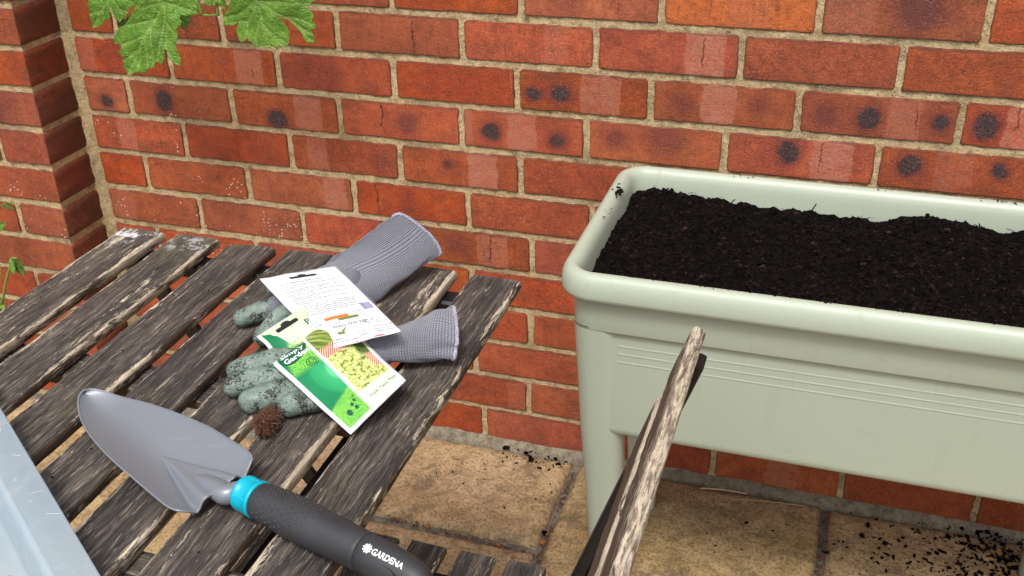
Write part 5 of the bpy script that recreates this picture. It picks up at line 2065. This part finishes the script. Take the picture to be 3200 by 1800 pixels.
# ------------------------------------------------------------------ small climber at the foot of the pier
weed = empty('climbing_weed', (-.31, -.16, 0), 'thin green climber with small leaves growing up in front of the brick pier', 'plant')
b = MB()
b.tube(spline([(-.325, -.16, .0), (-.318, -.16, .12), (-.307, -.16, .22), (-.291, -.16, .252), (-.270, -.16, .297), (-.245, -.16, .341), (-.236, -.16, .361), (-.218, -.162, .366)], 5), [.0026]*25 + [.0020]*11, 8)
b.build('stem', M_STEM, weed)
b = MB()
b.tube(spline([(-.275, -.16, .30), (-.262, -.158, .40), (-.235, -.155, .468), (-.205, -.155, .486), (-.186, -.155, .478)], 5), [.0011]*21, 6)
b.build('stem', M_STEM, weed)


def small_leaf(cx, cz, rx, rz, ang, Y, mat, seed, n=18):
    out = []
    for k in range(n):
        t = 2*pi*k/n
        q = 1 + .12*(k % 2) - .12
        x, z = rx*cos(t)*q, rz*sin(t)*q*(1-.25*cos(t))
        out.append((cx + x*cos(ang) - z*sin(ang), cz + x*sin(ang) + z*cos(ang)))
    a = (cx - rx*cos(ang), cz - rx*sin(ang)); c = (cx + rx*cos(ang), cz + rx*sin(ang))
    return leaf(out, [[a, c]], Y, .15, .5, weed, mat, seed, 1.6)


small_leaf(-214, 350, 21, 13, -.9, -.165, M_LEAFD, 21)
small_leaf(-222, 352, 16, 8, -1.4, -.172, M_LEAF, 22)
small_leaf(-243, 432, 22, 11, .5, -.16, M_LEAF, 23)
small_leaf(-297, 247, 15, 8, .1, -.165, M_LEAF, 24)
small_leaf(-298, 268, 15, 7, 2.6, -.165, M_LEAFD, 25)
small_leaf(-205, 480, 12, 6, -.6, -.158, M_LEAFD, 26)
small_leaf(-240, 474, 14, 6, .3, -.158, M_LEAF, 27)

# ------------------------------------------------------------------ spilt soil and litter
rs = random.Random(21)
b = MB()


def spill(n, cx, cy, sx, sy, smin, smax, zf=lambda x, y: .0005, ok=lambda x, y: True):
    k = 0
    while k < n:
        x, y = rs.gauss(cx, sx), rs.gauss(cy, sy)
        if y > -.006 or not ok(x, y): k += 1; continue
        s = rs.uniform(smin, smax)*rs.choice((.5, .7, 1, 1))
        chip(b, x, y, zf(x, y)+s*.3, s, rs, .5, rs.choice((1, 1.3, 2.2)))
        k += 1


spill(700, 1.72, -.085, .075, .055, .0012, .0045)
spill(260, 1.66, -.12, .10, .07, .0010, .0032)
spill(80, 1.50, -.10, .08, .06, .0010, .0034)
spill(60, .82, -.035, .05, .018, .0010, .0030)
spill(30, .80, -.10, .08, .05, .0008, .0022)
spill(26, 1.2, -.14, .14, .10, .0008, .0026)
for x, y, s in ((.756, -.022, .0075), (.817, -.043, .0085), (.800, -.028, .005), (.862, -.030, .004), (.872, -.042, .005), (.90, -.24, .006), (1.445, -.085, .006), (1.485, -.095, .0065)):
    for q in range(7):
        chip(b, x+rs.gauss(0, s*.35), y+rs.gauss(0, s*.35), .001+rs.uniform(0, s*.5), s*rs.uniform(.3, .6), rs, .8, 1.2)
o = b.build('spilt_soil', M_CRUMB, None, False)
tag(o, 'black compost crumbs spilt on the buff paving', 'soil', kind='stuff')
# crumbs on the rim of the planter
b = MB()
for cx, cy, sx, sy, n, s0 in ((1.003, -.155, .006, .012, 26, .0022), (1.004, -.24, .006, .02, 10, .0012), (1.17, -.047, .02, .004, 14, .0014), (1.42, -.047, .06, .004, 16, .0012), (1.57, -.047, .02, .004, 22, .0018), (1.13, -.43, .06, .005, 14, .0014), (1.25, -.429, .03, .005, 12, .0018), (1.42, -.43, .10, .006, 40, .0011), (1.35, -.43, .25, .006, 40, .0009)):
    for i in range(n):
        x, y = rs.gauss(cx, sx), rs.gauss(cy, sy)
        ins = min(x-PLX0, y-PLY0 if y < -.25 else PLY1-y)
        if not (.008 < ins < .030): continue
        z = .648 - .9*abs(ins-.0185)**2/.02
        s = s0*rs.uniform(.5, 1.2)
        chip(b, x, y, z+s*.1, s, rs, .5, rs.choice((1, 1.4, 2.2)))
o = b.build('rim_crumbs', M_CRUMB, None, False)
tag(o, 'specks of dark compost stuck on the planter rim', 'soil', kind='stuff')
# crumbs of dirt on the table slats
b = MB()
for i in range(46):
    k = rs.randrange(7)
    x = .440 + k*SP + rs.uniform(-.026, .026); y = rs.uniform(-1.1, -.6)
    s = rs.uniform(.0004, .0011)
    chip(b, x, y, TZ+s*.4, s, rs, .6, rs.choice((1, 1.5)))
o = b.build('table_crumbs', M_CRUMB, None, False)
tag(o, 'tiny specks of soil dotted over the table slats', 'soil', kind='stuff')

M_STRAW = plain('dry_straw', srgb(190, 168, 132), .7)
M_RUST = plain('rust_brown_bud', srgb(150, 92, 44), .7)
M_SEED = plain('red_brown_seed', srgb(166, 88, 52), .5)
for pts, r0, lab in (([(1.150, -.040, .004), (1.19, -.034, .005), (1.236, -.030, .003)], .0016, 'pale flat straw stalk lying against the wall foot under the planter'),
                     ([(1.21, -.052, .002), (1.27, -.042, .003), (1.345, -.033, .002)], .0007, 'thin curved dry stalk lying on paving under the planter')):
    b = MB(); q = spline(pts, 8); b.tube(q, [r0]*len(q), 6)
    o = b.build('straw_stalk', M_STRAW); tag(o, lab, 'straw', 'dry stalks by the wall')
b = MB()
for i in range(46):
    x, y = 1.19+rs.gauss(0, .025), -.034+rs.gauss(0, .006)
    a = rs.uniform(0, 6.28); L = rs.uniform(.004, .016)
    b.tube([(x, y, .002), (x+cos(a)*L*.5, y+sin(a)*L*.25, .004), (x+cos(a)*L, y+sin(a)*L*.5, .0025)], .0004, 3)
for x0_, y0_, x1_, y1_, n in ((.66, -.279, .90, -.292, 60), (.904, -.05, .908, -.33, 90), (1.379, -.03, 1.378, -.26, 80), (.6, -.275, .68, -.28, 16)):
    for i in range(n):
        t = rs.random()
        x, y = x0_+(x1_-x0_)*t+rs.gauss(0, .003), y0_+(y1_-y0_)*t+rs.gauss(0, .003)
        s = rs.uniform(.0008, .0028)
        chip(b, x, y, -.006+s*.3, s, rs, .6, rs.choice((1, 1.6)))
o = b.build('joint_litter', M_HUSK, None, False)
tag(o, 'dry brown litter caught in the paving joints', 'litter', kind='stuff')


def bead(name, x, y, z, r, mat, label, cat, group=None, el=1.3):
    vs, fs = [], []
    for i in range(9):
        for j in range(12):
            ph, th = pi*i/8, 2*pi*j/12
            k = 1 + .18*noise.noise((cos(th)*2+x*50, sin(th)*2, ph*2))
            vs.append((sin(ph)*cos(th)*r*el*k, sin(ph)*sin(th)*r*k, cos(ph)*r*.8*k))
    for i in range(8):
        for j in range(12):
            fs.append((i*12+j, (i+1)*12+j, (i+1)*12+(j+1) % 12, i*12+(j+1) % 12))
    o = mesh_obj(name, vs, fs, mat, None, True, (x, y, z))
    o.rotation_euler = (0, 0, rs.uniform(0, 3))
    tag(o, label, cat, group)


bead('seed', .806, -.345, .0045, .0038, M_SEED, 'reddish seed on the paving between two chair seat slats', 'seed')
bead('dry_bud', .905, -.262, -.001, .0048, M_RUST, 'larger rust brown bud in the paving joint beside the planter leg', 'bud', 'dry buds in the joints')
bead('dry_bud', .906, -.238, -.002, .0030, M_RUST, 'smaller rust brown bud higher up the paving joint beside the planter leg', 'bud', 'dry buds in the joints')
bead('dry_bud', .690, -.280, -.003, .0034, M_RUST, 'rust brown bud in the paving joint nearest the table edge', 'bud', 'dry buds in the joints', 2.0)
bead('dry_bud', .830, -.290, -.002, .0036, M_RUST, 'rust brown bud in the paving joint near the pale snapped stem', 'bud', 'dry buds in the joints', 1.8)
b = MB()
q = spline([(.797, -.285, .0), (.797, -.283, .008), (.798, -.280, .017)], 5)
b.tube(q, [.0009]*len(q), 6)
for k in range(6):
    a = k*1.05
    b.tube([(.797, -.285, .001), (.797+cos(a)*.004, -.285+sin(a)*.004, .0035)], [.0009, .0005], 5)
o = b.build('snapped_stem', M_STRAW); tag(o, 'pale snapped flower stem standing in the paving joint', 'stem')
